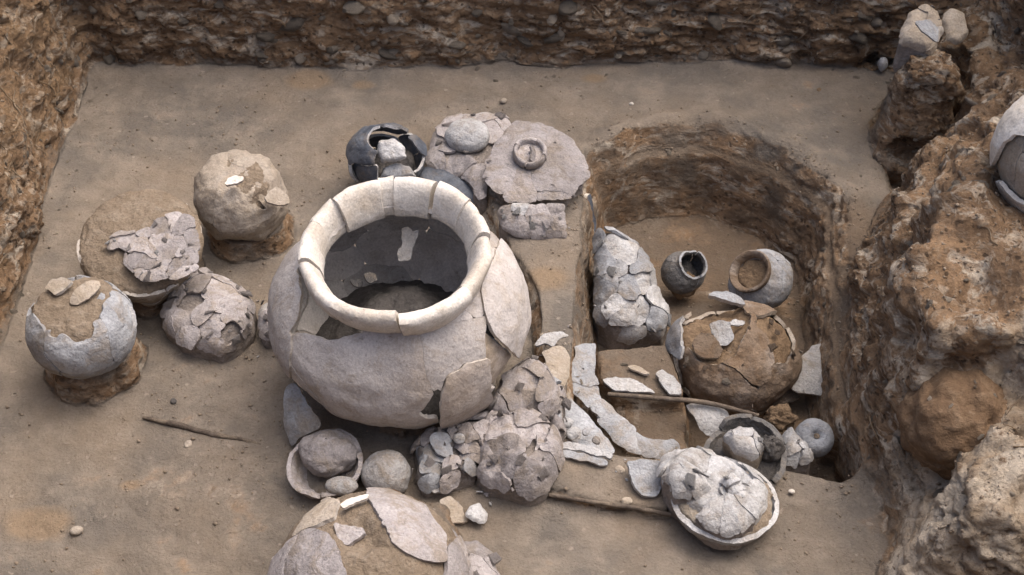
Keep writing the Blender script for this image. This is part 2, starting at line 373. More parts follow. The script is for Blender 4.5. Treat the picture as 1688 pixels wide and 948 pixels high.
def terrain_mat():
    k = NT('trench_earth', .95)
    at = k.n('ShaderNodeAttribute'); at.attribute_name = 'soil'; sp = k.n('ShaderNodeSeparateColor'); k.l(at.outputs['Color'], sp.inputs[0])
    br, pale, orange = sp.outputs[0], sp.outputs[1], sp.outputs[2]
    n1 = k.noise(3.2, 7, .6); n2 = k.noise(11, 7, .62, k.map((1, 1, 1), (4, 1, 3))); n3 = k.noise(210, 4, .75); n4 = k.noise(42, 6, .7, k.map((1, 1, 1), (1, 8, 2)))
    f = k.mix(k.rampv(n1, .38, .60), (.225, .18, .135), (.158, .138, .116))
    f = k.mix(k.math('MULTIPLY', k.rampv(n2, .46, .66), .8), f, (.275, .23, .182))
    f = k.mix(k.math('MULTIPLY', k.rampv(n4, .64, .76), .25), f, (.11, .08, .055))
    # brown wall earth, layered
    s1 = k.noise(6, 8, .68, k.map((1, 1, 4.5), (0, 0, 1), (0, .12, 0)), .6); s2 = k.noise(24, 7, .7, k.map((1, 1, 3.2), (5, 0, 1)), .8); s3 = k.noise(10, 6, .66, k.map((1, 1, 2.4), (3, 3, 3)), 1.2)
    w = k.mix(k.rampv(s1, .36, .62), (.16, .10, .058), (.34, .22, .128))
    w = k.mix(k.rampv(s2, .52, .68), w, (.37, .27, .18))
    w = k.mix(k.math('MULTIPLY', k.rampv(s3, .53, .63), .8), w, (.6, .53, .43))
    w = k.mix(k.math('MULTIPLY', k.rampv(n4, .6, .72), .55), w, (.07, .046, .03))
    def vor(scale, vec):
        v = k.n('ShaderNodeTexVoronoi'); v.inputs['Scale'].default_value = scale; v.inputs['Randomness'].default_value = 1; k.l(vec, v.inputs['Vector'])
        s = k.n('ShaderNodeSeparateColor'); k.l(v.outputs['Color'], s.inputs[0]); return v.outputs['Distance'], s.outputs[0], s.outputs[1]
    def warped(sc, loc):
        nz = k.n('ShaderNodeTexNoise'); nz.inputs['Scale'].default_value = 30; nz.inputs['Detail'].default_value = 3; k.l(k.co, nz.inputs['Vector'])
        a = k.n('ShaderNodeVectorMath'); a.operation = 'MULTIPLY_ADD'; k.l(nz.outputs['Color'], a.inputs[0]); a.inputs[1].default_value = (.03, .03, .03); k.l(k.map(sc, loc), a.inputs[2]); return a.outputs[0]
    d1, r1, g1 = vor(34, warped((1, 1, 1.5), (0, 0, 0))); d2, r2, g2 = vor(85, warped((1, 1, 1.3), (3, 1, 2)))
    ch1 = k.math('MULTIPLY', k.rampv(d1, .46, .30), k.rampv(r1, .74, .80)); ch2 = k.math('MULTIPLY', k.rampv(d2, .5, .34), k.rampv(r2, .70, .76))
    w = k.mix(k.math('MULTIPLY', ch1, .75), w, k.mix(g1, (.27, .2, .135), (.5, .42, .33)))
    w = k.mix(k.math('MULTIPLY', ch2, .7), w, k.mix(g2, (.2, .135, .085), (.46, .37, .27)))
    w = k.mix(k.math('MULTIPLY', k.math('MULTIPLY', k.rampv(d2, .5, .3), k.rampv(r2, .22, .16)), .75), w, (.05, .034, .023))
    f = k.mix(k.math('MULTIPLY', k.math('MULTIPLY', k.rampv(d2, .42, .25), k.rampv(r2, .90, .93)), .5), f, k.mix(g2, (.12, .09, .065), (.4, .34, .28)))
    chips = k.math('MULTIPLY', k.math('ADD', ch1, k.math('MULTIPLY', ch2, .6)), br)
    wig = k.math('ADD', br, k.rampv(n2, .3, .7, -.28, .28))
    dk = sp2 = k.n('ShaderNodeAttribute'); sp2.attribute_name = 'dark_tone'; f = k.mix(k.math('MULTIPLY', k.rampv(k.math('ADD', sp2.outputs['Fac'], k.rampv(n2, .3, .7, -.3, .3)), .3, .8), .8), f, (.14, .098, .064))
    c = k.mix(k.rampv(wig, .35, .65), f, w)
    p = k.mix(k.rampv(n2, .4, .62), (.60, .51, .40), (.36, .265, .175)); p = k.mix(k.rampv(n4, .54, .68), p, (.2, .135, .085))
    c = k.mix(k.rampv(k.math('ADD', pale, k.rampv(n4, .3, .7, -.35, .35)), .4, .6), c, p)
    c = k.mix(k.math('MULTIPLY', k.rampv(k.math('ADD', orange, k.rampv(n2, .3, .7, -.4, .4)), .25, .9), .45), c, (.29, .19, .10))
    c = k.mix(1., c, k.grey(k.rampv(n3, .28, .72, .84, 1.16)), 'MULTIPLY')
    amp = k.math('MULTIPLY', k.math('ADD', br, .28), .85); amp2 = k.math('MULTIPLY', s2, amp); amp4 = k.math('MULTIPLY', n4, k.math('ADD', br, .35))
    k.bump((amp2, .026, .8), (amp4, .013, .8), (chips, .006, .6), (n2, .010, .35), (n3, .003, .8)); return k.out(c)
M['earth'] = terrain_mat()

# ------------------------------------------------------------------ the trench: floor, walls, round pit, bank (one surface, cut into pieces)
VS = .0065; TOP = .75; ZP = -.16
gx = np.arange(-1.36, 1.5, VS); gy = np.arange(-1.36, 1.06, VS); gz = np.arange(-.30, .80, VS)
X, Y = np.meshgrid(gx, gy, indexing='ij')
H = .012 * f2(X, Y, 3.0, 4, 11) + .004 * f2(X, Y, 14, 3, 12)
PIT = gpoly([(958, 395), (968, 258), (1040, 212), (1175, 205), (1295, 248), (1390, 312), (1412, 420), (1412, 560), (1448, 700), (1446, 768), (1388, 800), (1345, 786), (1290, 772), (1190, 742), (1110, 765), (1040, 762), (930, 742), (940, 600)])
wob = .018 * f2(X, Y, 7, 4, 21)
dp = psd(X, Y, PIT) + wob
# steep on the left cut, sloped at the back and right, ramped at the front
wid = np.interp(X, [.10, .17, .3, .45, .65], [.014, .06, .12, .12, .12]); wid = np.where(Y < -.33, .06, wid)
tt = np.clip(-dp / wid, 0, 1); pitd = (.22 * sst(0, .35, tt) + .78 * sst(.35, .75, tt)) * (-ZP + .045 * sst(.0, .25, Y) * sst(.14, .25, X))
ramp = sst(-.47, -.25, Y + .25 * np.clip(.35 - X, 0, 1)); pitd = pitd * np.clip(.30 + .70 * ramp + .55 * sst(.42, .55, X), 0, 1)
H = H - pitd
lipn = np.exp(-((dp - .015) / .03) ** 2) * sst(-.1, .25, Y) * .018 * (1 + f2(X, Y, 14, 3, 5)); H = H + lipn
# soil block left standing in the round pit, with a cut face towards the front
BLK = gpoly([(978, 572), (1100, 560), (1132, 640), (1128, 655), (1010, 648), (985, 625)], -.04); db = psd(X, Y, BLK) + .3 * wob
H = np.maximum(H, np.where(db < .012, ZP + (.115) * sst(.012, -.006, db), -9))
BL2 = gpoly([(1000, 655), (1135, 662), (1140, 745), (1110, 752), (1050, 715)], -.07); db2 = psd(X, Y, BL2) + .3 * wob
H = np.maximum(H, np.where(db2 < .012, ZP + (.075) * sst(.012, -.006, db2), -9))
BAU = gpoly([(805, 335), (962, 318), (958, 400), (946, 560), (936, 650), (895, 610), (880, 470), (835, 400)], .035); dba = psd(X, Y, BAU) + .35 * wob
H = np.maximum(H, np.where(dba < .014, .038 * sst(.014, -.006, dba) + .004 * f2(X, Y, 12, 3, 18), -9))
# low step in front
STEP = gpoly([(905, 735), (1090, 760), (1108, 846), (1020, 836), (898, 812)], .02); ds = psd(X, Y, STEP)
H = np.maximum(H, np.where(ds < .01, .026 * sst(.006, -.004, ds) + .002 * f2(X, Y, 30, 2, 8) - .002, -9))
# earth pedestals under the vessels on the left
def pedestal(c, r, top, seed, w=.026, lobes=.022):
    global H
    d = np.hypot(X - c[0], Y - c[1]) - r + lobes * f2(X, Y, 14, 3, seed); H = np.maximum(H, np.where(d < w, top * sst(w, -.004, d), -9))
C1 = gp(140, 530, .13); C2 = gp(232, 388, .125); C3 = gp(404, 312, .12); C4 = gp(345, 520, .04); CJ = np.array([-.205, -.262, 0.])
pedestal(C1, .074, .085, 31); pedestal(C2, .085, .07, 32); pedestal(C3, .078, .05, 33); pedestal(C4, .055, .03, 34)
pedestal(CJ, .13, .03, 35)
pedestal(gp(610, 900, .1), .15, .05, 36)
pedestal(gp(870, 290, .06), .09, .055, 37); pedestal(gp(760, 260, .05), .07, .03, 38); pedestal(gp(640, 255, .05), .05, .02, 39)
MND = gpoly([(480, 740), (560, 690), (800, 690), (930, 600), (935, 740), (915, 840), (800, 850), (600, 830), (520, 830)]); H = H + .012 * sst(.05, -.03, psd(X, Y, MND) + wob) * (1 + .6 * f2(X, Y, 25, 3, 61)) * (dp > .02)
# walls
nl = .02 * f2(X, Y, 2.2, 3, 51) + .008 * f2(X, Y, 12, 3, 52)
wl = np.clip((-1.012 + nl - X) * 4.6, 0, TOP); wb = np.clip((Y - (.765 + 1.4 * nl + .02 * np.sin(X * 5) + .012 * f2(X, Y, 22, 3, 53))) * 6, 0, TOP); wf = np.clip((-1.18 + nl - Y) * 5, 0, TOP)
# right bank with its pedestals and hollow
xr = np.interp(Y, [-1.3, -.72, -.46, -.2, 0, .12, .3, .42, .52, .62, .8], [.86, .735, .655, .665, .695, .735, .85, .93, .95, .965, .95]) + 1.3 * nl + .012 * f2(X, Y, 10, 3, 55)
d = X - xr; bank = np.clip(d * 2.1, 0, .20) + np.clip((d - .14) * 1.2, 0, .18) + np.clip((X - 1.12) * 3.2, 0, TOP)
bank = np.where(d > 0, bank + .035 * f2(X, Y, 7, 4, 56) * sst(0, .06, d), 0)
PIL = gp(1532, 95, .235); dpl = np.hypot((X - PIL[0]) * 1.0, (Y - PIL[1]) * 1.1) - .052 + .012 * f2(X, Y, 16, 3, 57)
pil = np.where(dpl < .04, .235 * sst(.04, -.004, dpl), -9)
PB = gpoly([(1612, 262), (1560, 350), (1514, 432), (1500, 500), (1540, 560), (1640, 575), (1760, 560), (1800, 260)], .31); dpb = psd(X, Y, PB) + 1.2 * wob
pb = np.where(dpb < .05, .34 * sst(.05, -.01, dpb) + .02 * f2(X, Y, 9, 3, 58), -9)
HOL = gpoly([(1432, 200), (1470, 165), (1560, 200), (1600, 270), (1560, 350), (1490, 330), (1440, 245)]); dh = psd(X, Y, HOL) + wob
LR = gpoly([(1560, 850), (1575, 770), (1615, 730), (1650, 680), (1720, 610), (1800, 900), (1640, 890)], .22); dlr = psd(X, Y, LR) + wob
lr = np.where(dlr < .08, .25 * sst(.08, -.03, dlr) + .03 * f2(X, Y, 11, 4, 59), -9)
GR = gpoly([(1445, 770), (1490, 720), (1540, 760), (1570, 860), (1540, 900), (1480, 840)], .03); dgr = psd(X, Y, GR) + wob; lr = np.maximum(lr, np.where(dgr < .03, .07 * sst(.03, -.02, dgr), -9))
bank = bank - .11 * sst(.03, -.05, dh)
H = np.maximum.reduce([H - .09 * sst(.02, -.05, dh), np.where(d > 0, bank, -9), pb, pil, lr])
wallmask = np.maximum(np.maximum(wl, wb), wf)
H = np.minimum(np.maximum(H, np.where(wallmask > 0, wallmask, -9)), TOP)
H[:4] = TOP; H[-4:] = TOP; H[:, :4] = TOP; H[:, -4:] = TOP
f = (gz[None, None, :] - H[..., None]).astype(np.float32)
def carve(c, r, R=None):
    """hollow a soft-edged cavity out of the earth"""
    lo = [np.searchsorted(g, c[i] - max(r) * 1.3) for i, g in enumerate((gx, gy, gz))]; hi = [np.searchsorted(g, c[i] + max(r) * 1.3) for i, g in enumerate((gx, gy, gz))]
    sl = tuple(slice(a, b) for a, b in zip(lo, hi)); G = np.stack(np.meshgrid(gx[sl[0]], gy[sl[1]], gz[sl[2]], indexing='ij'), -1) - np.array(c)
    if R is not None: G = G @ R
    e = (np.linalg.norm(G / np.array(r), axis=-1) - 1) * min(r); f[sl] = np.maximum(f[sl], -e - .012 * fbm(G, 18, 3, 3).astype(np.float32))
carve(gp(1600, 575, .20), (.10, .07, .022), rotm(0, 10, 15)); carve(gp(1565, 600, .16), (.08, .06, .016)); carve(gp(1505, 275, .03), (.07, .09, .05)); carve(gp(1640, 505, .26), (.08, .05, .02), rotm(0, -20, 0))
carve(gp(1440, 100, .015), (.06, .05, .022))

def surface_nets(f, org, vs):
    s = f < 0; c = np.zeros(tuple(n - 1 for n in f.shape), np.uint8)
    for dx in (0, 1):
        for dy in (0, 1):
            for dz in (0, 1):
                c += s[dx:dx + c.shape[0], dy:dy + c.shape[1], dz:dz + c.shape[2]]
    act = np.flatnonzero((c > 0) & (c < 8)); del c
    sh = tuple(n - 1 for n in f.shape); I = np.stack(np.unravel_index(act, sh), -1)
    acc = np.zeros((len(I), 3)); cnt = np.zeros(len(I))
    corners = [(x, y, z) for x in (0, 1) for y in (0, 1) for z in (0, 1)]
    val = {k: f[I[:, 0] + k[0], I[:, 1] + k[1], I[:, 2] + k[2]] for k in corners}
    for a in corners:
        for ax in range(3):
            if a[ax]: continue
            b = list(a); b[ax] = 1; b = tuple(b); va, vb = val[a], val[b]; m = (va < 0) != (vb < 0)
            t = va[m] / (va[m] - vb[m]); p = np.tile(np.array(a, float), (m.sum(), 1)); p[:, ax] += t; acc[m] += p; cnt[m] += 1
    V = (I + acc / cnt[:, None]) * vs + org
    Qs = []
    for ax in range(3):
        o1, o2 = [(1, 2), (2, 0), (0, 1)][ax]
        sl0 = [slice(1, -1)] * 3; sl1 = [slice(1, -1)] * 3; sl0[ax] = slice(0, -1); sl1[ax] = slice(1, None)
        A = s[tuple(sl0)]; B = s[tuple(sl1)]; E = np.argwhere(A != B); flip = A[tuple(E.T)]
        st = np.array([1, 1, 1]); st[ax] = 0; E = E + st
        ids = []
        for d1, d2 in ((-1, -1), (0, -1), (0, 0), (-1, 0)):
            J = E.copy(); J[:, o1] += d1; J[:, o2] += d2; ids.append(np.searchsorted(act, np.ravel_multi_index(tuple(J.T), sh)))
        q = np.stack(ids, -1); q[~flip] = q[~flip][:, ::-1]; Qs.append(q)
    return V, np.concatenate(Qs)
TV, TQ = surface_nets(f, np.array([gx[0], gy[0], gz[0]]), VS); del f
def vnorm(V, Q):
    n = np.cross(V[Q[:, 2]] - V[Q[:, 0]], V[Q[:, 3]] - V[Q[:, 1]]); out = np.zeros_like(V)
    for i in range(3): out[:, i] = sum(np.bincount(Q[:, k], n[:, i], minlength=len(V)) for k in range(4))
    return out / (np.linalg.norm(out, axis=1, keepdims=True) + 1e-12)
# relax the voxel steps, then push the surface about
for _ in range(3):
    acc = np.zeros_like(TV); cn = np.bincount(TQ.ravel(), minlength=len(TV)).astype(float)
    fc = TV[TQ].mean(1)
    for i in range(3): acc[:, i] = sum(np.bincount(TQ[:, k], fc[:, i], minlength=len(TV)) for k in range(4))
    TV = .45 * TV + .55 * acc / np.maximum(cn, 1)[:, None]
TN = vnorm(TV, TQ)
def samp(A): 
    i = np.clip(((TV[:, 0] - gx[0]) / VS).round().astype(int), 0, len(gx) - 1); j = np.clip(((TV[:, 1] - gy[0]) / VS).round().astype(int), 0, len(gy) - 1); return A[i, j]
vx, vy, vz = TV.T
steep = sst(.9, .55, TN[:, 2])
isW = np.maximum.reduce([sst(.0, .03, samp(wallmask)), sst(-.004, .02, samp(np.maximum(d, -.05 + 0 * d))), sst(.03, .0, samp(dpb)), sst(.03, 0, samp(dpl)), sst(.05, 0, samp(dlr))])
inpit = sst(.01, -.02, samp(dp)); rough = np.maximum(isW, .5 * steep * (1 - .55 * inpit * (vx < .62)))
lay = TV * np.array([1, 1, 4.5]); edgef = sst(TOP - .02, TOP - .1, vz)
back = sst(0, .05, samp(wb)); rightback = back * sst(-.1, .35, vx)
dis = rough * (.032 * fbm(TV, 6, 4, 71) + .009 * fbm(lay, 12, 4, 72) + .014 * fbm(TV, 22, 4, 73, gain=.55) * (1 + fbm(TV, 5, 2, 77))) + (.4 * back + rightback) * .012 * fbm(TV * np.array([1, 1, 6]) + np.array([0, 0, .5]) * vx[:, None], 11, 4, 74, ridge=True)
wi = np.flatnonzero(rough > .05); a1, a2, ac = worley(TV[wi] * np.array([1, 1, 1.5]) + .012 * np.stack([fbm(TV[wi], 30, 2, 78 + q) for q in range(3)], -1), 13, 3); b1, b2, bc_ = worley(TV[wi] * np.array([1, 1, 1.35]), 32, 4)
dis[wi] += rough[wi] * (1 - .45 * np.maximum(sst(0, .04, samp(np.maximum(d, -.05)))[wi], sst(0, .05, samp(wb))[wi])) * (.010 * ac - .008 * sst(.16, .0, a2 - a1) + .004 * bc_ - .0035 * sst(.2, 0, b2 - b1)) * (.55 + .75 * sst(-.2, .5, fbm(TV[wi], 4, 2, 79)))
bankm = sst(.0, .04, samp(np.maximum(d, -.05))) * isW; dis = dis + bankm * (.04 * fbm(TV, 7, 3, 75, ridge=True))
dis = dis + (1 - rough) * (.0022 * fbm(TV, 50, 3, 76) + .003 * fbm(TV @ rotm(0, 0, 20).T * np.array([1, 5, 1]), 9, 3, 79) + .004 * fbm(TV, 9, 3, 78))
mg = np.minimum.reduce([vx - gx[0], gx[-1] - vx, vy - gy[0], gy[-1] - vy]); dis *= sst(.01, .06, mg)
TV = TV + TN * dis[:, None]
# soil kinds (brown, pale, orange) and where the floor is darker
brown = np.maximum.reduce([isW, .5 * inpit * steep, .30 * inpit, .55 * steep, np.clip(.12 + .25 * fbm(TV, 2.5, 3, 81), 0, .3)])
pale = np.maximum(sst(.085, .02, samp(dlr)) * 1.2, .8 * sst(.02, -.03, samp(dgr)))
for px, py, z, r in ((1500, 780, .06, .06), (1660, 420, .32, .07), (1560, 60, .25, .05), (1650, 80, .38, .06), (1620, 500, .25, .04), (1530, 410, .30, .03), (1560, 330, .33, .025), (1600, 180, .28, .04)):
    c = gp(px, py, z); pale = np.maximum(pale, .75 * sst(r, r * .3, np.linalg.norm(TV - c, axis=1)))
orange = np.zeros(len(TV))
for px, py, r in ((510, 132, .10), (980, 130, .05), (60, 860, .1), (215, 800, .03), (900, 480, .09), (600, 140, .05)):
    c = gp(px, py); orange = np.maximum(orange, sst(r, r * .2, np.hypot((vx - c[0]), (vy - c[1]) * 1.6)))
dark_tone = np.maximum(sst(.0, -.04, samp(dp)) * (.55 + .4 * sst(.25, .55, vx + .5 * np.clip(-vy, 0, 1))), .8 * sst(.60, .70, vx) * sst(.35, .2, vy))  # darker brown inside the round pit and towards the right bank
orange = np.maximum(orange, .55 * sst(.02, .1, samp(wl)) + .0 * vx)
# cut into named pieces
FC = TV[TQ].mean(1); fi = np.clip(((FC[:, 0] - gx[0]) / VS).round().astype(int), 0, len(gx) - 1); fj = np.clip(((FC[:, 1] - gy[0]) / VS).round().astype(int), 0, len(gy) - 1)
reg = np.zeros(len(TQ), int); wm = wallmask[fi, fj]
reg[dp[fi, fj] < .0] = 5
reg[(d[fi, fj] > 0) | (dpb[fi, fj] < .05) | (dpl[fi, fj] < .04) | (dlr[fi, fj] < .06)] = 4
reg[(wm > .004) & (wl[fi, fj] == wm)] = 1; reg[(wm > .004) & (wb[fi, fj] == wm) & (wm > wl[fi, fj])] = 2; reg[(wm > .004) & (wf[fi, fj] == wm) & (wm > wl[fi, fj])] = 3
reg[(reg < 4) & (FC[:, 0] > 1.05) & (wb[fi, fj] < .3)] = 4
TN = vnorm(TV, TQ); PIECE = {}
for r_, nm in enumerate(('trench_floor', 'trench_wall_left', 'trench_wall_back', 'trench_wall_front', 'earth_bank', 'round_pit')):
    q = TQ[reg == r_]
    if not len(q): continue
    u, inv = np.unique(q, return_inverse=True); me = qmesh(nm, TV[u], inv.reshape(-1, 4), [M['earth']], sharp=None)
    at = me.attributes.new('soil', 'FLOAT_COLOR', 'POINT'); at.data.foreach_set('color', np.stack([brown[u], pale[u], orange[u], np.ones(len(u))], -1).astype(np.float32).ravel())
    at = me.attributes.new('dark_tone', 'FLOAT', 'POINT'); at.data.foreach_set('value', dark_tone[u].astype(np.float32))
    me.normals_split_custom_set_from_vertices(TN[u].tolist())
    o = bpy.data.objects.new(nm, me); COL.objects.link(o); struct(o); PIECE[nm] = o
# the ground surface round the trench, out to the horizon
def ground_sheet():
    xs = np.concatenate([-np.geomspace(200, 1.5, 26), [gx[0] + .01], np.linspace(-1.2, 1.4, 14), [gx[-1] - .012], np.geomspace(1.7, 200, 26)])
    ys = np.concatenate([-np.geomspace(200, 1.5, 26), [gy[0] + .01], np.linspace(-1.2, .9, 14), [gy[-1] - .012], np.geomspace(1.3, 200, 26)])
    A, B = np.meshgrid(xs, ys, indexing='ij'); Z = TOP - .004 + .05 * f2(A, B, .4, 3, 91) * sst(0, 2, np.maximum(np.maximum(-1.4 - A, A - 1.6), np.maximum(-1.45 - B, B - 1.2)))
    P = np.stack([A, B, Z], -1); C = fcen(P, False); hole = (C[:, 0] > gx[0] + .005) & (C[:, 0] < gx[-1] - .005) & (C[:, 1] > gy[0] + .005) & (C[:, 1] < gy[-1] - .005)
    Q = gfaces(len(xs), len(ys), False)[~hole]; me = qmesh('ground', P.reshape(-1, 3), Q, [M['earth']], sharp=None)
    at = me.attributes.new('soil', 'FLOAT_COLOR', 'POINT'); at.data.foreach_set('color', np.tile(np.array([.35, .1, 0, 1], np.float32), len(P.reshape(-1, 3))))
    o = bpy.data.objects.new('ground', me); COL.objects.link(o); struct(o)
ground_sheet()
def hat(x, y): return float(H[min(max(int(round((x - gx[0]) / VS)), 0), len(gx) - 1), min(max(int(round((y - gy[0]) / VS)), 0), len(gy) - 1)])

# ------------------------------------------------------------------ finds
def topx(C):
    d = C - CAM; z = d @ FW; return 844 + FPX * (d @ RT) / z, 474 - FPX * (d @ UP) / z
def inpx(C, poly, seed=0, wob=3.):
    """faces whose centres fall inside an outline traced on the photograph, with a wobbly break"""
    x, y = topx(C); return (psd(x, y, np.array(poly, float)) + wob * fbm(C, 40, 3, seed)) < 0
def onsph(px, py, c, r):
    d = ray(px, py); d /= np.linalg.norm(d); o = CAM - c; b = o @ d; q = b * b - (o @ o - r * r); t = -b - math.sqrt(max(q, 0)); return CAM + d * t
def bits(mat):
    '''angular flat chips, shared by the heaps'''
    r = np.random.default_rng(len(mat) * 7 + 3); out = []
    for v in range(6):
        n = r.integers(4, 8); a = np.sort(r.uniform(0, 2 * math.pi, n) * .35 + np.linspace(0, 2 * math.pi, n, endpoint=False)); rad = r.uniform(.55, 1.1, n)
        T_ = np.stack([np.cos(a) * rad, np.sin(a) * rad * .8, .10 * np.cos(2 * a) + .14], -1); B_ = T_ * np.array([1.05, 1.05, 1]) - np.array([0, 0, .34]); c = np.array([[0, 0, .24]])
        V = np.concatenate([T_, B_, c]); F = [[i, (i + 1) % n, 2 * n] for i in range(n)] + [[i + n, (i + 1) % n + n, (i + 1) % n, i] for i in range(n)] + [list(range(2 * n - 1, n - 1, -1))]
        me = bpy.data.meshes.new('sherd'); me.from_pydata(V.tolist(), [], F); me.materials.append(M[mat]); me.update(); out.append(me)
    return out
BITS = {m: bits(m) for m in ('mauve', 'white', 'blue', 'tan', 'brownpot')}
def litter(parent, pts, nrm, n, mats, smin, smax, seed, lift=.3, tilt=.5):
    r = np.random.default_rng(seed)
    for i in r.integers(0, len(pts), n):
        s = smin * (smax / smin) ** (r.random() ** 1.5); o = bpy.data.objects.new('sherd', BITS[mats[r.integers(len(mats))]][r.integers(6)]); COL.objects.link(o); o.parent = parent
        org = np.array(parent.location) if parent else np.zeros(3)
        from mathutils import Vector
        nv_ = Vector((nrm[i] + r.normal(size=3) * tilt * .6).tolist()).normalized(); o.rotation_mode = 'QUATERNION'; qn = nv_.to_track_quat('Z', 'Y'); o.rotation_quaternion = qn @ Matrix.Rotation(r.uniform(0, 6.28), 3, 'Z').to_quaternion()
        o.location = pts[i] + nrm[i] * s * lift - org; o.scale = (s, s, s * r.uniform(.5, .9))
def heap(name, label, cat, poly, z0, k, mats, zfloor=-.02, dome=.03, seed=0, n=(0, 0, 1), thick=.006, off=.004, tilt=5, drop=.05, core='dust', hole=None, gap=-.0012, fan=None, extra=None, bm=('mauve',), cs=.965, edge=.006, fold=.9, bs=(.005, .019), group=None, amp=.004, flat=.8, warp=.02, mats2=None, s=.004):
    P, keep, D, p0 = patch(poly, z0, n, dome, s=s, seed=seed, amp=amp, flat=flat, edge=edge, fold=fold)
    t = thing(name, label, cat, (p0[0], p0[1], zfloor), group)
    core_of(P, keep, [M[core]], t, 'earth_core', thick + .003, zfloor, cs)
    kp = keep.copy()
    if hole is not None: kp &= ~inpx(fcen(P, False), hole, seed)
    ex = int(k * 1.0) if extra is None else extra
    if ex:
        Cc = fcen(P, False)[keep]; Nc = gnormals(P, False)[:-1, :-1].reshape(-1, 3)[keep]; litter(t, Cc, Nc, ex, bm, bs[0], bs[1], seed + 7)
    if fan:
        x, y = topx(fcen(P, False)); a = np.degrees(np.arctan2(y - fan[1], x - fan[0])) + 5 * fbm(fcen(P, False), 30, 2, seed); fid = np.floor(a / fan[2]).astype(int); shards(P, t, 'sherd', mats, keep=kp, ids=fid - fid.min(), seed=seed, thick=thick, off=off, tilt=tilt, gap=gap, drop=drop)
    elif mats2 is None: shards(P, t, 'sherd', mats, keep=kp, k=k, seed=seed, thick=thick, off=off, tilt=tilt, gap=gap, drop=drop, warp=warp)
    else:
        C = fcen(P, False); ids = np.zeros(len(C), int); ids[kp] = cells(C[kp], k, seed, warp); sel = np.random.default_rng(seed).random(k) < .5
        shards(P, t, 'sherd', mats, keep=kp & sel[ids], ids=ids, seed=seed, thick=thick, off=off, tilt=tilt, gap=gap, drop=drop)
        shards(P, t, 'sherd', mats2, keep=kp & ~sel[ids], ids=ids, seed=seed + 1, thick=thick, off=off, tilt=tilt, gap=gap, drop=drop)
    return t
PAL = [M['mauve'], M['mauve'], M['mauve']]; TAN = [M['tan'], M['tan'], M['edge']]; BLU = [M['blue'], M['blue'], M['blue']]; WHT = [M['white'], M['white'], M['white']]
BLK_ = [M['black'], M['black'], M['blue']]; JAR = [M['jar'], M['jar_in'], M['edge']]; BRN = [M['brownpot'], M['brownpot'], M['tan']]

# ---- the large jar
JL = np.array([-.206, -.226, .010]); JR = rotm(5.5, 0, 0)
jar = thing('large_jar', 'huge pale clay jar with a thick cream rim and broken belly', 'jar', JL)
JP, jth, js = rev([(.09, .0), (.15, .035), (.203, .09), (.233, .155), (.228, .215), (.196, .27), (.156, .303), (.138, .316)], JL, JR, lump=.013, lf=5, seed=3, res=.0045)
T, Z, _ = fth(jth, js, JP); JC = fcen(JP, True); nz = fbm(JC, 12, 3, 7); Tn = T + 7 * nz; Zn = Z + .012 * fbm(JC, 14, 3, 9)
front = (T < 0) | (T > 165) | (T < -165)
hole = inpx(JC, [(492, 430), (520, 470), (545, 500), (615, 525), (600, 545), (560, 558), (538, 562), (505, 552), (480, 550), (494, 515), (497, 480)], 3, 6) & (T < -60)
B = inpx(JC, [(466, 560), (488, 546), (540, 556), (600, 530), (700, 545), (800, 520), (802, 595), (770, 598), (735, 620), (725, 655), (692, 680), (700, 688), (722, 690), (725, 716), (600, 716), (560, 690), (500, 640), (478, 610)], 4, 3) & front
A = inpx(JC, [(440, 560), (440, 420), (500, 400), (505, 480), (500, 515), (484, 545), (480, 640), (455, 600)], 5, 3) & (np.abs(T) > 110)
Cs = inpx(JC, [(725, 655), (735, 620), (770, 598), (808, 590), (806, 650), (795, 690), (760, 716), (722, 716)], 6, 3) & front
Dd = inpx(JC, [(800, 520), (790, 480), (830, 380), (900, 440), (895, 520), (880, 560), (850, 590), (806, 545)], 7, 3) & (T < 60) & (T > -100)
Ee = inpx(JC, [(803, 545), (852, 590), (882, 558), (890, 570), (850, 630), (800, 645)], 8, 2) & (T < 30) & (T > -100)
gapm = inpx(JC, [(722, 640), (700, 672), (690, 684), (722, 690), (726, 660)], 9, 2) & front
low = (Zn < .05) & (T > -180) & (T < 20)
rest = ~(hole | B | A | Cs | Dd | Ee | gapm | low)
ids = np.zeros(len(JC), int); ids[rest] = cells(JC[rest], 24, 12, .02, 14)
Nn = gnormals(JP, True)
shards(JP, jar, 'wall_sherd', JAR, wrap=True, keep=B & ~hole & ~gapm & ~Cs, k=4, thick=.008, gap=.0002, seed=1, smooth=3, off=.0025, tilt=.8, warp=.03)
shards(JP + Nn * .005, jar, 'wall_sherd', JAR, wrap=True, keep=A & ~hole, thick=.008, gap=.001, seed=2, smooth=4)
zz = sst(.22, .03, js[:, 1])[None, :, None]
shards(JP + Nn * (.005 + .014 * zz), jar, 'wall_sherd', [M['jar'], M['jar_in'], M['edge']], wrap=True, keep=Cs & ~gapm, thick=.008, gap=.0005, seed=3, smooth=4)
shards(JP + Nn * .006, jar, 'wall_sherd', JAR, wrap=True, keep=Dd & ~Ee & ~B, thick=.008, gap=.0005, seed=4, smooth=4)
shards(JP - Nn * .010, jar, 'wall_sherd', [M['jar_tan'], M['jar_in'], M['edge']], wrap=True, keep=Ee & ~B, thick=.007, gap=0, seed=5, smooth=4)
shards(JP, jar, 'wall_sherd', [M['jar'], M['jar_in'], M['jar_in']], wrap=True, keep=rest, ids=ids, thick=.008, off=.0015, tilt=.5, gap=.0001, seed=6, smooth=3)
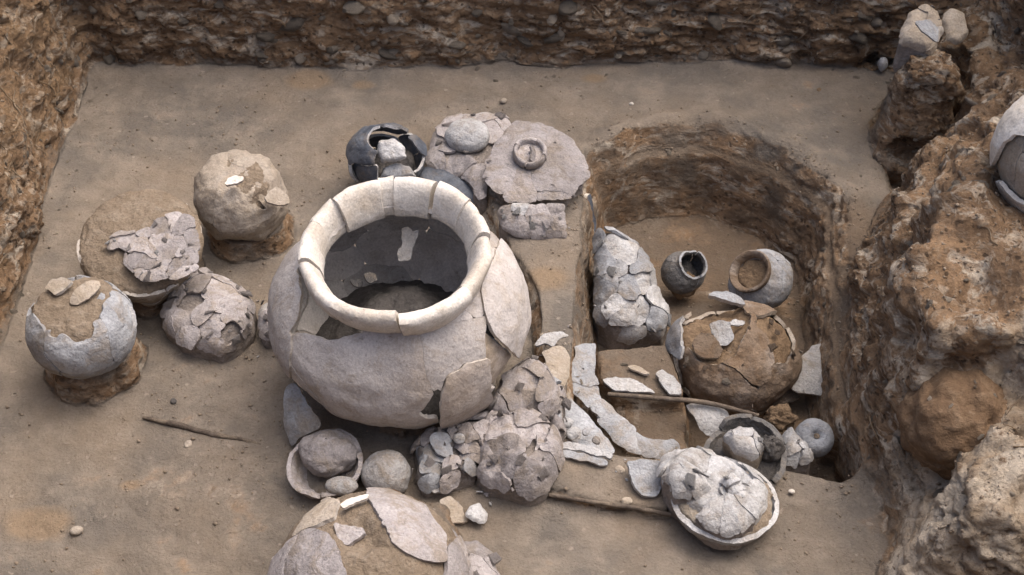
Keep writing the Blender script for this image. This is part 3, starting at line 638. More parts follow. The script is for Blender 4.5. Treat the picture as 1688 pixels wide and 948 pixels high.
ring('rim_sherd', [(.129, .288), (.132, .318), (.147, .355), (.162, .361), (.173, .350), (.165, .318), (.147, .285)], [-131, -84, -38, 8, 25, 41, 66, 93, 104, 136, 158, 175, 191, 229], JL, JR, [M['rim']], jar, seed=4, jit=.0026, gapdeg=.2, wob=.005)
CP, _, _ = rev([(.001, .0), (.10, .0), (.165, .04), (.17, .06), (.13, .085), (.085, .13), (.05, .165), (.001, .175)], JL, JR, lump=.016, lf=16, seed=5, res=.006); solid('dark_fill', CP, [M['darkfill']], jar)
plate([(662, 376), (672, 374), (680, 382), (692, 379), (684, 402), (676, 430), (655, 430), (656, 412), (663, 404)], .235, [M['rim'], M['tan'], M['edge']], 'sherd', 'small tan sherd standing upright inside the huge pale jar', 'sherd', n=(.1, -.85, .5), thick=.006, s=.003, seed=61, amp=.001, edge=.002)
for i, (px, py, z, sx, nm) in enumerate([(612, 458, .19, .5, 0), (588, 468, .17, .4, 0)]):
    c = gp(px, py, z); w = 12
    plate([(px - w, py - 14 * sx), (px + w * .6, py - 18 * sx), (px + w, py + 10 * sx), (px - w * .3, py + 16 * sx)], z, [M['greybowl'], M['greybowl'], M['greybowl']], 'sherd', ('dark flat sherd lying in the jar fill, the one nearer its middle', 'dark flat sherd lying in the jar fill, nearer the jar\'s left wall')[i], 'sherd', n=(.2, -.4, .8), thick=.006, s=.003, seed=62 + i, amp=.002)
tag(lump('pebble', gp(746, 367, .295), (.012, .008, .006), [M['rim']], seed=4, nu=20, nv=12), 'white chip stuck under the jar rim at its back right', 'stone')

# ---- vessels on earth pedestals, left
def pot(name, label, loc, prof, R=None, k=8, mats=PAL, keepf=None, fillprof=None, fill='fill', seed=0, thick=.007, off=.002, tilt=2, lumpv=.007, drop=0, gap=.0006, cat='pot', wall='wall_sherd', scale=(1, 1, 1), res=.0042):
    t = thing(name, label, cat, loc); R = np.eye(3) if R is None else R
    P, th, s = rev(prof, loc, R, scale, lump=lumpv, lf=11, seed=seed, res=res); T, Z, _ = fth(th, s, P); C = fcen(P, True)
    keep = np.ones(len(C), bool) if keepf is None else keepf(T, Z, C)
    shards(P, t, wall, mats, wrap=True, keep=keep, k=k, seed=seed, thick=thick, off=off, tilt=tilt, gap=gap, drop=drop)
    if fillprof is not None:
        P, _, _ = rev(fillprof, loc, R, scale, lump=.004, lf=22, seed=seed + 2, res=.004); P = P + gnormals(P, True) * (.004 * fbm(P, 45, 4, seed + 4, ridge=True))[..., None]; solid('earth_fill', P, [M[fill]], t)
    return t
def nzf(C, seed, a=.02, fr=16): return a * fbm(C, fr, 3, seed)
# near-left pot
l1 = C1 - np.array([0, 0, .092])
t = pot('round_pot', 'blue-grey round pot with its top broken open, nearest the left wall', l1, [(.03, 0), (.07, .018), (.094, .055), (.1, .092), (.088, .13), (.062, .155)], rotm(6, -4, 0), 9, BLU,
        lambda T, Z, C: (Z < .138 + nzf(C, 2, .03)) | inpx(C, [(165, 560), (170, 500), (190, 480), (215, 500), (226, 530), (215, 560)], 3), [(.001, .01), (.055, .022), (.08, .055), (.0865, .09), (.0845, .112), (.083, .13), (.058, .148), (.001, .152)], seed=21)
plate([(72, 474), (84, 460), (102, 459), (120, 463), (106, 478), (90, 486)], .205, TAN, 'sherd', 'flat tan sherd on the blue-grey pot, the one nearer the left wall', 'sherd', n=(-.25, -.2, 1), thick=.006, s=.003, seed=22, amp=.001)
plate([(116, 494), (124, 478), (140, 466), (162, 463), (168, 474), (152, 490), (132, 503), (118, 503)], .20, TAN, 'sherd', 'larger tan sherd lying tilted on the blue-grey pot', 'sherd', n=(.1, -.4, 1), thick=.007, s=.003, seed=23, bow=(.004, .004), amp=.001)
plate([(112, 506), (135, 512), (160, 496), (166, 482), (176, 486), (168, 506), (142, 524), (116, 520)], .178, [M['blue'], M['tan'], M['edge']], 'sherd', 'curved rim sherd under the two tan sherds on the blue-grey pot', 'sherd', n=(0, -.6, .8), thick=.006, s=.003, seed=24, bow=(.006, .003), amp=.001)
plate([(160, 470), (182, 480), (205, 500), (222, 516), (224, 545), (204, 556), (196, 530), (186, 508), (170, 492)], .15, [M['white'], M['tan'], M['edge']], 'sherd', 'pale curved sherd leaning on the right shoulder of the blue-grey pot', 'sherd', n=(.35, -.5, .8), thick=.006, s=.003, seed=25, bow=(.008, .006), amp=.001)
# wide pot with flat sherd-covered mouth
l2 = C2 - np.array([0, 0, .10])
t = pot('wide_pot', 'wide earth-filled pot whose open mouth is covered with small sherds', l2, [(.055, 0), (.09, .03), (.112, .072), (.121, .112)], rotm(13, 3, 0), 8, TAN,
        lambda T, Z, C: Z < .098 + nzf(C, 5, .03, 14), [(.001, .01), (.06, .024), (.097, .062), (.116, .088), (.121, .1), (.110, .118), (.06, .131), (.001, .136)], seed=31, scale=(1.0, 1.06, 1), tilt=1, lumpv=.014)
P, keep, D, p0 = patch([(180, 390), (200, 380), (228, 384), (248, 374), (258, 356), (292, 350), (320, 362), (330, 410), (328, 445), (300, 460), (268, 462), (238, 466), (205, 440), (210, 418), (196, 410), (178, 414), (174, 402)], .156, (0, -.22, 1), .006, s=.0035, seed=33, amp=.004)
shards(P, t, 'sherd', PAL, keep=keep, k=20, seed=33, thick=.006, off=.006, tilt=5, gap=-.0006, drop=.0); Cc = fcen(P, False)[keep]; litter(t, Cc, np.tile([0, -.2, .97], (len(Cc), 1)), 22, ('mauve', 'mauve', 'white'), .006, .018, 35)
for i, (px, py, r) in enumerate([(170, 368, 5), (255, 362, 6), (266, 354, 6), (280, 352, 8), (302, 340, 8), (300, 362, 7)]):
    lump('chip', gp(px, py, .135), (r * .0012, r * .0010, r * .0007), [M['white']], t, .3, 2, 40 + i, nu=14, nv=9)
# domed pot
l3 = C3 - np.array([0, 0, .088])
t = pot('domed_pot', 'tan round pot packed with earth, nearest the back wall', l3, [(.04, 0), (.072, .02), (.09, .06), (.092, .1), (.08, .138), (.055, .158), (.001, .166)], rotm(8, -6, 0), 7, TAN,
        lambda T, Z, C: fbm(C, 9, 3, 6) < .42, [(.001, .008), (.055, .02), (.08, .055), (.085, .1), (.074, .134), (.05, .153), (.001, .160)], seed=41, off=.0006, tilt=.4, gap=0, thick=.004, lumpv=.016, scale=(1.04, .96, .97))
plate([(369, 303), (376, 294), (388, 289), (402, 290), (401, 297), (386, 303), (374, 306)], .206, [M['rim'], M['tan'], M['edge']], 'sherd', 'small cream sherd lying on top of the tan round pot', 'sherd', n=(0, -.25, 1), thick=.006, s=.0025, seed=42, amp=.0005, edge=.002)
plate([(436, 326), (446, 312), (456, 305), (470, 318), (478, 334), (462, 338), (444, 334)], .165, TAN, 'sherd', 'triangular tan sherd sticking out of the right side of the tan round pot', 'sherd', n=(.35, -.4, .9), thick=.007, s=.003, seed=43, amp=.001)
# crushed lump
heap('crushed_bowl', 'mauve bowl crushed into tiny sherds, with a square hole on its right', 'bowl', [(268, 450), (300, 448), (330, 447), (372, 462), (405, 480), (425, 505), (422, 545), (400, 572), (370, 588), (340, 585), (300, 572), (268, 545), (262, 520), (276, 490)], .035, 26, PAL, dome=.05, seed=51, hole=[(362, 545), (382, 526), (398, 540), (392, 558), (374, 572)], off=.005, tilt=6, n=(0, -.15, 1))
heap('sherd_heap', 'small white crumbly sherd heap wedged left of the huge jar', 'sherds', [(426, 515), (438, 503), (452, 508), (458, 540), (455, 562), (444, 568), (432, 558)], .02, 7, WHT, dome=.02, seed=52, tilt=16, amp=.012, mats2=PAL, off=.006)

# ---- behind the jar
l6 = gp(640, 255, .075) - np.array([0, 0, .07])
t = pot('black_pot', 'shattered black burnished pot with pale broken edges behind the jar', l6, [(.03, 0), (.06, .02), (.077, .06), (.077, .095), (.06, .13), (.036, .15)], rotm(14, 0, 0), 11, [M['black'], M['black'], M['white']],
        lambda T, Z, C: ~inpx(C, [(618, 300), (622, 258), (634, 232), (658, 236), (672, 262), (690, 300)], 4, 3) | (Z < .03), [(.001, .003), (.05, .012), (.062, .04), (.04, .06), (.001, .062)], 'darkfill', seed=61, off=.010, tilt=10, thick=.006, gap=.002, drop=.1)
plate([(624, 232), (648, 229), (666, 242), (671, 260), (652, 268), (630, 270), (622, 252)], .125, WHT, 'sherd', 'pale domed sherd standing inside the shattered black pot', 'sherd', n=(0, -.7, .7), thick=.006, s=.003, seed=64, dome=.016, amp=.002)
plate([(626, 296), (632, 276), (654, 268), (676, 273), (686, 292), (660, 298)], .085, BLU, 'sherd', 'blue-grey domed sherd in front of the shattered black pot', 'sherd', n=(0, -.5, .8), thick=.006, s=.003, seed=65, dome=.014, amp=.002)
plate([(672, 226), (684, 222), (700, 240), (704, 258), (694, 254)], .105, [M['black'], M['black'], M['blue']], 'sherd', 'narrow black sherd at the right shoulder of the shattered pot', 'sherd', n=(.5, -.4, .8), thick=.006, s=.003, seed=66, bow=(.006, .002), amp=.001)
plate([(578, 262), (586, 240), (600, 228), (612, 232), (604, 255), (604, 285), (594, 298), (582, 285)], .07, [M['black'], M['brownpot'], M['white']], 'sherd', 'black curved sherd with a pale edge, leftmost by the shattered pot', 'sherd', n=(-.6, -.5, .7), thick=.007, s=.003, bow=(.01, .01), seed=63, amp=.001)
heap('flattened_vessel', 'flattened pinkish grey vessel lying left of the broad broken plate', 'vessel', [(702, 264), (712, 232), (722, 212), (738, 198), (765, 190), (800, 188), (835, 195), (850, 215), (832, 250), (806, 272), (802, 330), (790, 334), (775, 305), (752, 288), (728, 280), (704, 275)], .05, 12, PAL, dome=.02, seed=71, off=.006, tilt=5)
plate([(688, 288), (700, 274), (730, 280), (760, 293), (784, 318), (792, 340), (740, 330), (700, 310)], .04, BLK_, 'sherd', 'black inner sherd showing between the jar rim and the flattened vessel', 'sherd', n=(0, -.35, 1), thick=.008, seed=72, amp=.006, freq=40, dome=.008)
tag(lump('pot_base', gp(771, 224, .085), (.050, .042, .030), [M['white']], amp=.08, freq=1.6, seed=8, R=rotm(18, 0, 0), nu=56, nv=32), 'pale round pot base lying upside down on the flattened vessel', 'pot base')
heap('broken_plate', 'broad pinkish grey broken plate lying level behind the jar', 'plate', [(795, 290), (802, 268), (812, 240), (835, 214), (852, 198), (885, 202), (910, 214), (945, 235), (962, 258), (973, 285), (966, 303), (936, 328), (872, 334), (838, 333), (815, 316)], .095, 6, PAL, dome=.006, seed=73, off=.0008, tilt=.5, n=(.06, -.22, 1), thick=.008, drop=0, gap=-.0005, flat=.5, cs=.86, edge=.010, extra=5)
rg = gp(873, 253, .118); t = thing('ring_base', 'small broken ring base lying on the broad broken plate', 'ring base', rg - np.array([0, 0, .01]))
ring('ring_wall', [(.027, -.008), (.028, .010), (.034, .014), (.038, .008), (.038, -.008)], [-100, -20, 60, 150, 250], rg, rotm(14, 4, 0), [M['mauve']], t, seed=5, wob=.003, jit=.001)
P, _, _ = rev([(.001, -.004), (.03, -.004), (.03, -.001), (.001, .001)], rg, rotm(14, 4, 0), lump=.004, lf=40, res=.003); solid('floor', P, [M['mauve']], t)
plate([(872, 238), (880, 236), (884, 250), (880, 268), (873, 262), (876, 250)], .128, PAL, 'sherd', None, None, t, n=(.7, -.4, .6), thick=.005, s=.0025, seed=75, amp=.001)
heap('cracked_block', 'pale cracked block of pottery standing below the broad plate', 'pottery block', [(818, 345), (850, 336), (930, 338), (935, 392), (905, 399), (850, 391), (826, 374)], .06, 8, WHT, dome=.012, seed=74, n=(0, -.75, .65), zfloor=-.01, off=.004, tilt=4, mats2=PAL, bm=('white',))
plate([(967, 322), (974, 318), (978, 348), (984, 372), (979, 390), (971, 376), (966, 350)], -.03, [M['black'], M['black'], M['rim']], 'rim_sherd', 'black curved sherd with a cream edge stuck in the cut beside the round pit', 'sherd', n=(.75, -.5, .35), thick=.010, s=.003, seed=76, amp=.001)

# ---- crowd of finds under the jar
bl = gp(545, 775, .02); t = pot('small_bowl', 'small pale bowl with a pinched lip at the jar\'s lower left', bl - np.array([0, 0, .015]), [(.025, 0), (.048, .012), (.064, .035), (.070, .06)], rotm(10, -8, 0), 3, PAL, lambda T, Z, C: (Z < .052 + nzf(C, 4, .012)), None, seed=81, cat='bowl', tilt=1, thick=.008, wall='wall_sherd')
tag(lump('clay_ball', gp(541, 748, .055), (.050, .044, .040), [M['mauve']], amp=.26, freq=1.8, seed=12, nu=60, nv=36), 'mauve-grey rounded clay ball resting in the small pale bowl', 'clay ball')
tag(lump('pebble', gp(563, 801, .045), (.029, .018, .015), [M['stone']], amp=.1, seed=13), 'small oblong grey stone in the lip of the small pale bowl', 'stone')
tag(lump('cobble', gp(635, 782, .04), (.046, .040, .044), [M['stone']], amp=.13, freq=1.5, seed=14, R=rotm(0, -30, 0), nu=60, nv=36), 'smooth round grey cobble under the middle of the jar', 'stone')
plate([(476, 640), (490, 632), (506, 652), (528, 686), (532, 702), (502, 722), (480, 738), (473, 700)], .07, [M['blue'], M['blue'], M['edge']], 'sherd', 'blue-grey sherd leaning on the jar\'s lower left side', 'sherd', n=(-.45, -.55, .6), thick=.010, seed=82, bow=(.012, .006), amp=.002)
heap('sherd_heap', 'jumbled grey sherd heap between the round cobble and the folded vessel', 'sherds', [(680, 792), (686, 745), (708, 718), (745, 712), (792, 722), (805, 760), (782, 796), (742, 812), (702, 818)], .02, 20, PAL, dome=.045, seed=83, off=.010, tilt=16, drop=.12, mats2=BLU, amp=.010)
heap('folded_vessel', 'collapsed grey vessel with a deep fold, right of the sherd heap', 'vessel', [(786, 792), (788, 742), (800, 708), (850, 692), (892, 698), (920, 728), (926, 768), (906, 815), (866, 826), (822, 816), (796, 806)], .03, 11, PAL, dome=.06, seed=84, off=.006, tilt=7, hole=[(866, 758), (868, 735), (880, 720), (890, 724), (880, 748)], mats2=PAL, amp=.014, thick=.007, drop=0)
heap('collapsed_vessel', 'collapsed cracked vessel pressed against the right belly of the huge jar', 'vessel', [(800, 700), (804, 662), (828, 626), (868, 596), (905, 612), (922, 645), (920, 690), (892, 708), (845, 706)], .05, 11, PAL, dome=.055, seed=85, off=.005, tilt=6, amp=.007, n=(.1, -.25, 1))
heap('sherd_spill', 'crushed sherd spill between the huge jar, the collapsed vessel and the folded vessel', 'sherds', [(738, 722), (768, 700), (800, 684), (842, 690), (858, 704), (806, 716), (796, 748), (770, 752), (744, 742)], .05, 9, PAL, dome=.025, seed=185, off=.006, tilt=10, amp=.010, extra=14)
heap('sherd_spill', 'narrow crushed sherd spill between the collapsed vessel and the slab sherd', 'sherds', [(892, 650), (916, 630), (932, 650), (930, 690), (934, 722), (918, 735), (905, 705), (915, 680)], .035, 7, PAL, dome=.022, seed=187, off=.006, tilt=10, amp=.010, extra=9, mats2=BLU)
plate([(884, 568), (896, 550), (926, 546), (938, 553), (922, 562), (912, 574), (898, 566)], .07, WHT, 'sherd', 'bent whitish sherd sticking out right of the huge jar', 'sherd', n=(.2, -.3, 1), thick=.006, s=.003, bow=(.006, 0), seed=86, amp=.002)
plate([(890, 580), (925, 572), (940, 590), (936, 625), (925, 650), (905, 625)], .055, TAN, 'sherd', 'tan sherd under the bent whitish one right of the huge jar', 'sherd', n=(.3, -.3, 1), thick=.007, seed=87, amp=.004, bow=(.01, .004))
t = thing('ring_base', 'tiny clay ring beside the huge jar\'s lower right side', 'ring base', gp(893, 608, .075)); ring('ring_wall', [(.008, -.003), (.009, .005), (.013, .005), (.013, -.003)], [-200, -60, 70, 160], gp(893, 608, .08), rotm(20, 10, 0), [M['mauve']], t, seed=3, wob=.0015)
plate([(722, 824), (742, 818), (764, 838), (772, 860), (738, 864)], .02, TAN, 'sherd', 'tan squarish sherd lying below the jumbled sherd heap', 'sherd', n=(0, -.2, 1), thick=.009, s=.003, seed=88, amp=.002)
plate([(764, 852), (772, 834), (790, 828), (806, 848), (801, 868), (784, 864)], .022, [M['white'], M['black'], M['black']], 'sherd', 'glinting blue-white sherd with a dark edge, lowest of the jar finds', 'sherd', n=(.2, -.2, 1), thick=.012, s=.003, seed=89, amp=.006, freq=50, dome=.008)
tag(lump('pebble', gp(757, 723, .085), (.011, .010, .006), [M['white']], amp=.06, seed=15, nu=24, nv=14, R=rotm(25, 0, 0)), 'small round disc chip at the top of the sherd heap', 'stone')
plate([(708, 806), (716, 798), (732, 800), (728, 810), (714, 814)], .035, WHT, 'sherd', 'little white sherd at the foot of the jumbled sherd heap', 'sherd', n=(0, -.3, 1), thick=.006, s=.0025, seed=90, amp=.002)

RUB = []
for k_, (poly, n_, mm, z0) in enumerate([([(690, 800), (780, 790), (800, 720), (900, 700), (925, 690), (930, 760), (900, 830), (800, 840), (740, 850)], 60, ('mauve', 'mauve', 'white'), .004), ([(920, 700), (1020, 745), (1100, 760), (1090, 830), (1040, 800), (960, 770), (920, 745)], 26, ('blue', 'white', 'tan'), .026), ([(1280, 760), (1330, 740), (1360, 770), (1300, 790)], 8, ('white', 'blue'), -.05), ([(790, 330), (950, 340), (940, 410), (830, 405)], 14, ('mauve', 'white'), .004), ([(880, 560), (945, 550), (935, 650), (890, 640)], 16, ('mauve', 'tan'), .01), ([(255, 450), (440, 470), (440, 590), (280, 600), (240, 520)], 16, ('mauve', 'white'), .004)]):
    pw = np.array([gp(x_, y_, z0) for x_, y_ in poly]); r_ = np.random.default_rng(500 + k_); c_ = 0
    while c_ < n_:
        q_ = r_.uniform(pw[:, :2].min(0), pw[:, :2].max(0))
        if psd(np.array([q_[0]]), np.array([q_[1]]), pw)[0] > 0: continue
        c_ += 1; RUB.append((np.array([q_[0], q_[1], hat(*q_) + .001]), mm, 510 + k_ * 100 + c_))
def rubble():
    '''loose crumbs of broken pottery too small and many to pick apart'''
    V = []; F = []; mi = []; ms = ['mauve', 'white', 'blue', 'tan']; b = 0
    for pos, mm, sd in RUB:
        r_ = np.random.default_rng(sd); m_ = mm[r_.integers(len(mm))]; me = BITS[m_][r_.integers(6)]; s = .003 * 3.6 ** (r_.random() ** 1.4)
        Rm = rotm(r_.normal() * 25, r_.normal() * 25, r_.uniform(0, 360)); v = np.array([w.co[:] for w in me.vertices]) * np.array([s, s, s * .7]) @ Rm.T + pos + np.array([0, 0, s * .25]); V.append(v)
        for f_ in me.polygons: F.append([i_ + b for i_ in f_.vertices]); mi.append(ms.index(m_))
        b += len(v)
    me = bpy.data.meshes.new('pottery_crumbs'); me.from_pydata(np.concatenate(V).tolist(), [], F)
    for m_ in ms: me.materials.append(M[m_])
    me.polygons.foreach_set('material_index', mi); me.update(); o = bpy.data.objects.new('pottery_crumbs', me); COL.objects.link(o); o['kind'] = 'stuff'; o['label'] = 'loose crumbs of broken pottery round the jar and pit edge'
rubble()
# ---- big pot cut by the lower edge
EC = gp(612, 978, .06); ER = .174
t = thing('buried_pot', 'large buried pot with a caved-in earth-filled top at the front', 'pot', (EC[0], EC[1], 0))
ang = np.linspace(-60, 89.8, 20); EP, eth, es = rev([(ER * math.cos(math.radians(a)), ER * math.sin(math.radians(a))) for a in ang], EC, rotm(0, 0, 90), lump=.006, lf=7, seed=91, res=.0045); CE = fcen(EP, True)
right = inpx(CE, [(604, 800), (640, 805), (700, 830), (735, 880), (738, 926), (702, 926), (672, 912), (645, 894), (636, 868), (622, 845), (606, 820)], 1, 3)
left = inpx(CE, [(420, 1000), (440, 930), (478, 888), (508, 868), (540, 878), (558, 905), (572, 945), (570, 1010)], 2, 4); left2 = inpx(CE, [(478, 888), (500, 850), (540, 818), (560, 826), (552, 850), (520, 866), (505, 872)], 3, 3)
side = inpx(CE, [(738, 900), (760, 880), (800, 1000), (720, 1000), (738, 930)], 4, 3); EN = gnormals(EP, True)
shards(EP, t, 'wall_sherd', PAL, wrap=True, keep=right, k=1, thick=.008, gap=0, seed=92); shards(EP, t, 'wall_sherd', PAL, wrap=True, keep=left & ~right, k=4, thick=.008, gap=.0008, seed=93, off=.001)
shards(EP, t, 'wall_sherd', TAN, wrap=True, keep=left2 & ~left & ~right, k=2, thick=.008, gap=.0008, seed=94); shards(EP, t, 'wall_sherd', PAL, wrap=True, keep=side & ~right, k=2, thick=.008, gap=.0008, seed=95)
shards(EP, t, 'wall_sherd', PAL, wrap=True, keep=(CE[:, 2] < EC[2] + .02) & ~(right | left | left2 | side), k=10, thick=.008, gap=.0008, seed=96)
dent = EP.copy(); x, y = topx(EP.reshape(-1, 3)); dd = psd(x, y, np.array([(545, 870), (560, 845), (600, 838), (632, 868), (640, 900), (600, 915), (565, 905)], float)).reshape(EP.shape[:2])
dent = EC + (EP - EC) * (.955 - .10 * sst(6, -22, dd) + .025 * fbm(EP, 22, 5, 97) + .012 * fbm(EP, 50, 3, 98, ridge=True))[..., None]; solid('earth_fill', dent, [M['fill']], t)
c = onsph(578, 880, EC, ER * .93); plate([(552, 862), (575, 864), (600, 868), (605, 878), (588, 890), (572, 901), (555, 886)], c[2], PAL, 'sherd', 'triangular mauve sherd lying in the caved-in top of the buried pot', 'sherd', n=(-.1, -.1, 1), thick=.008, s=.003, seed=98, amp=.001)
c = onsph(588, 822, EC, ER); plate([(560, 832), (575, 822), (600, 814), (612, 814), (606, 822), (585, 828), (566, 838)], c[2] + .012, [M['rim'], M['black'], M['rim']], 'rim_sherd', 'narrow cream sherd raised at the back edge of the buried pot', 'sherd', n=(0, .1, 1), thick=.005, s=.0025, seed=99, amp=.0005, edge=.002)
heap('pitted_sherd', 'grey pitted lump of pottery beside the buried pot at the bottom', 'pottery lump', [(726, 905), (742, 893), (785, 898), (812, 915), (822, 950), (826, 985), (735, 985)], .05, 4, PAL, dome=.03, seed=100, tilt=2, amp=.008, thick=.009)

# ---- finds in and about the round pit
heap('crushed_vessel', 'tall whitish blue-grey crushed vessel leaning on the round pit\'s left cut', 'vessel', [(984, 384), (1003, 377), (1024, 388), (1050, 406), (1065, 430), (1078, 460), (1086, 495), (1097, 515), (1099, 540), (1085, 566), (1060, 562), (1035, 566), (1005, 556), (982, 532), (975, 500), (976, 440), (978, 410)], -.075, 20, BLU, zfloor=ZP - .01, dome=.055, seed=101, n=(.2, -.5, .85), off=.007, tilt=8, mats2=WHT, amp=.008, core='dust', drop=0, bm=('white',))
cl = gp(1115, 440, -.11); t = pot('small_cup', 'small grey cup with a dark mouth, left of the tilted flask', cl - np.array([0, 0, .04]), [(.02, 0), (.042, .015), (.05, .04), (.044, .062), (.034, .075), (.036, .085)], rotm(18, 22, 0), 4, [M['greybowl'], M['greybowl'], M['blue']], lambda T, Z, C: Z < .082 + nzf(C, 4, .01), [(.001, .004), (.03, .008), (.042, .03), (.02, .038), (.001, .04)], 'darkfill', seed=111, cat='cup', thick=.005, res=.003, tilt=1, off=.001)
tag(lump('earth_clod', gp(1128, 470, -.14), (.030, .026, .030), [M['clod']], amp=.35, freq=2.2, seed=16), 'brown earth clod under the small grey cup', 'earth clod')
fl = gp(1255, 462, -.10); FR = rotm(22, -34, 0)
t = pot('tilted_flask', 'grey-white globular flask tipped over with its round brown mouth showing', fl - FR @ np.array([0, 0, .055]), [(.02, 0), (.05, .012), (.07, .045), (.068, .075), (.05, .098), (.038, .104)], FR, 5, [M['blue'], M['brownpot'], M['blue']], None, [(.001, .006), (.04, .014), (.055, .05), (.04, .085), (.03, .098), (.001, .094)], 'clod', seed=121, cat='flask', tilt=.6, off=.0008, gap=.0004, lumpv=.006, res=.0035)
ring('rim', [(.033, .098), (.037, .112), (.044, .119), (.049, .116), (.046, .104), (.040, .096)], [-180, 20, 180], fl - FR @ np.array([0, 0, .055]), FR, [M['brownpot']], t, seed=8, wob=.0015, jit=0, gapdeg=0)
bc = gp(1200, 585, -.075); BR = rotm(16, 6, 0); bl0 = bc - np.array([0, 0, .085])
t = thing('brown_pot', 'large brown earth-stained pot, broken open at its upper left, in the round pit', 'pot', bl0)
ang = np.linspace(-80, 89, 24); BP, bth, bs = rev([(.126 * math.cos(math.radians(a)), .098 * math.sin(math.radians(a)) + .09) for a in ang], bl0, rotm(6, 8, 0), (1.04, .95, 1), lump=.016, lf=9, seed=131); bC = fcen(BP, True)
opn = inpx(bC, [(1122, 530), (1160, 492), (1212, 494), (1240, 520), (1226, 556), (1212, 585), (1180, 606), (1146, 598), (1124, 570)], 5, 5) & (bC[:, 2] > bl0[2] + .1)
lp = inpx(bC, [(1092, 550), (1106, 510), (1128, 508), (1128, 560), (1124, 594), (1104, 580)], 3, 2) & (bC[:, 2] > bl0[2] + .05)
shards(BP, t, 'wall_sherd', BRN, wrap=True, keep=~opn & ~lp, k=15, thick=.008, off=.004, tilt=3, gap=0, seed=132, drop=.18)
shards(BP + gnormals(BP, True) * .005, t, 'wall_sherd', [M['blue'], M['brownpot'], M['white']], wrap=True, keep=lp & ~opn, thick=.008, seed=133, gap=0)
x, y = topx(BP.reshape(-1, 3)); dd = psd(x, y, np.array([(1122, 530), (1160, 492), (1212, 494), (1240, 520), (1226, 556), (1212, 585), (1180, 606), (1146, 598), (1124, 570)], float)).reshape(BP.shape[:2]); cc = bl0 + np.array([0, 0, .085])
BI = cc + (BP - cc) * (.90 - .26 * sst(10, -30, dd) + .04 * fbm(BP, 20, 5, 97) + .02 * fbm(BP, 50, 3, 98, ridge=True))[..., None]; solid('earth_fill', BI, [M['clod']], t)
litter(t, bC[~opn & (bC[:, 1] < bc[1] + .03)], gnormals(BP, True)[:, :-1].reshape(-1, 3)[~opn & (bC[:, 1] < bc[1] + .03)], 26, ('brownpot', 'brownpot', 'tan'), .006, .018, 139)
plate([(1170, 532), (1188, 526), (1204, 530), (1209, 555), (1203, 568), (1186, 572), (1178, 556), (1170, 548)], .01, WHT, 'sherd', 'small white square sherd standing in the brown pot', 'sherd', n=(0, -.55, .8), thick=.006, s=.003, seed=135, amp=.001)
plate([(1198, 534), (1212, 526), (1228, 530), (1226, 536), (1210, 536)], .015, WHT, 'sherd', 'thin white sliver right of the white square sherd in the brown pot', 'sherd', n=(.2, -.3, 1), thick=.005, s=.0025, seed=136, amp=.001, edge=.001)
plate([(1142, 560), (1155, 548), (1175, 552), (1192, 575), (1186, 590), (1160, 592), (1142, 578)], .0, BRN, 'sherd', 'flat brown-grey sherd in front of the white square sherd', 'sherd', n=(0, -.3, 1), thick=.007, s=.003, seed=137, amp=.002)
plate([(1166, 486), (1176, 480), (1200, 480), (1222, 490), (1230, 502), (1212, 500), (1190, 492)], .02, [M['blue'], M['blue'], M['edge']], 'rim_sherd', 'curved grey rim sherd at the back edge of the brown pot', 'sherd', n=(.1, -.2, 1), thick=.010, s=.003, seed=138, amp=.001, edge=.002)
for i, (px, py, z, r, lab) in enumerate([(1225, 668, -.125, .04, 'dark brown clod under the front of the brown pot'), (1286, 690, -.10, .030, 'small orange-brown clod behind the broken dark bowl')]):
    tag(lump('earth_clod', gp(px, py, z), (r, r * .85, r * .8), [M['clod']], amp=.5, freq=2.2, seed=140 + i, nu=64, nv=40), lab, 'earth clod')
plate([(1303, 645), (1308, 602), (1334, 574), (1362, 568), (1376, 598), (1376, 635), (1352, 657), (1326, 652)], -.10, [M['stone'], M['stone'], M['edge']], 'sherd', 'broad grey-brown rounded sherd right of the brown pot', 'sherd', n=(.25, -.25, 1), thick=.009, seed=145, amp=.002, bow=(.010, .010))
plate([(1246, 668), (1275, 650), (1312, 640), (1320, 655), (1290, 664), (1262, 680)], -.125, BRN, 'sherd', 'brown jagged sherd lying in front of the broad rounded sherd', 'sherd', n=(.1, -.2, 1), thick=.007, seed=146, amp=.004)
# block sherds
plate([(988, 624), (1038, 622), (1062, 633), (1084, 648), (1012, 644)], -.035, WHT, 'sherd', 'long pale sherd lying on the soil block, left of its pair', 'sherd', n=(0, -.12, 1), thick=.006, s=.003, seed=151, amp=.001)
plate([(1078, 614), (1090, 609), (1108, 620), (1122, 636), (1124, 650), (1104, 650)], -.033, WHT, 'sherd', 'pale oval sherd lying on the soil block, right of its pair', 'sherd', n=(0, -.12, 1), thick=.006, s=.003, seed=152, amp=.001)
plate([(1030, 604), (1046, 602), (1060, 608), (1074, 616), (1064, 619), (1048, 611)], -.036, [M['tan'], M['tan'], M['rim']], 'sherd', 'thin curled tan sliver at the back of the soil block', 'sherd', n=(0, -.1, 1), thick=.005, s=.0025, seed=153, amp=.003, edge=.002)
P, keep, D, p0 = patch([(940, 602), (946, 576), (962, 566), (984, 566), (981, 592), (976, 614), (986, 646), (1010, 684), (1040, 711), (1066, 727), (1098, 733), (1106, 721), (1120, 736), (1120, 750), (1096, 755), (1032, 756), (1012, 735), (985, 700), (956, 662), (938, 640)], -.03, (.30, -.25, .9), .005, seed=154, amp=.010, freq=22, edge=.010, bow=(.010, 0), fold=.4)
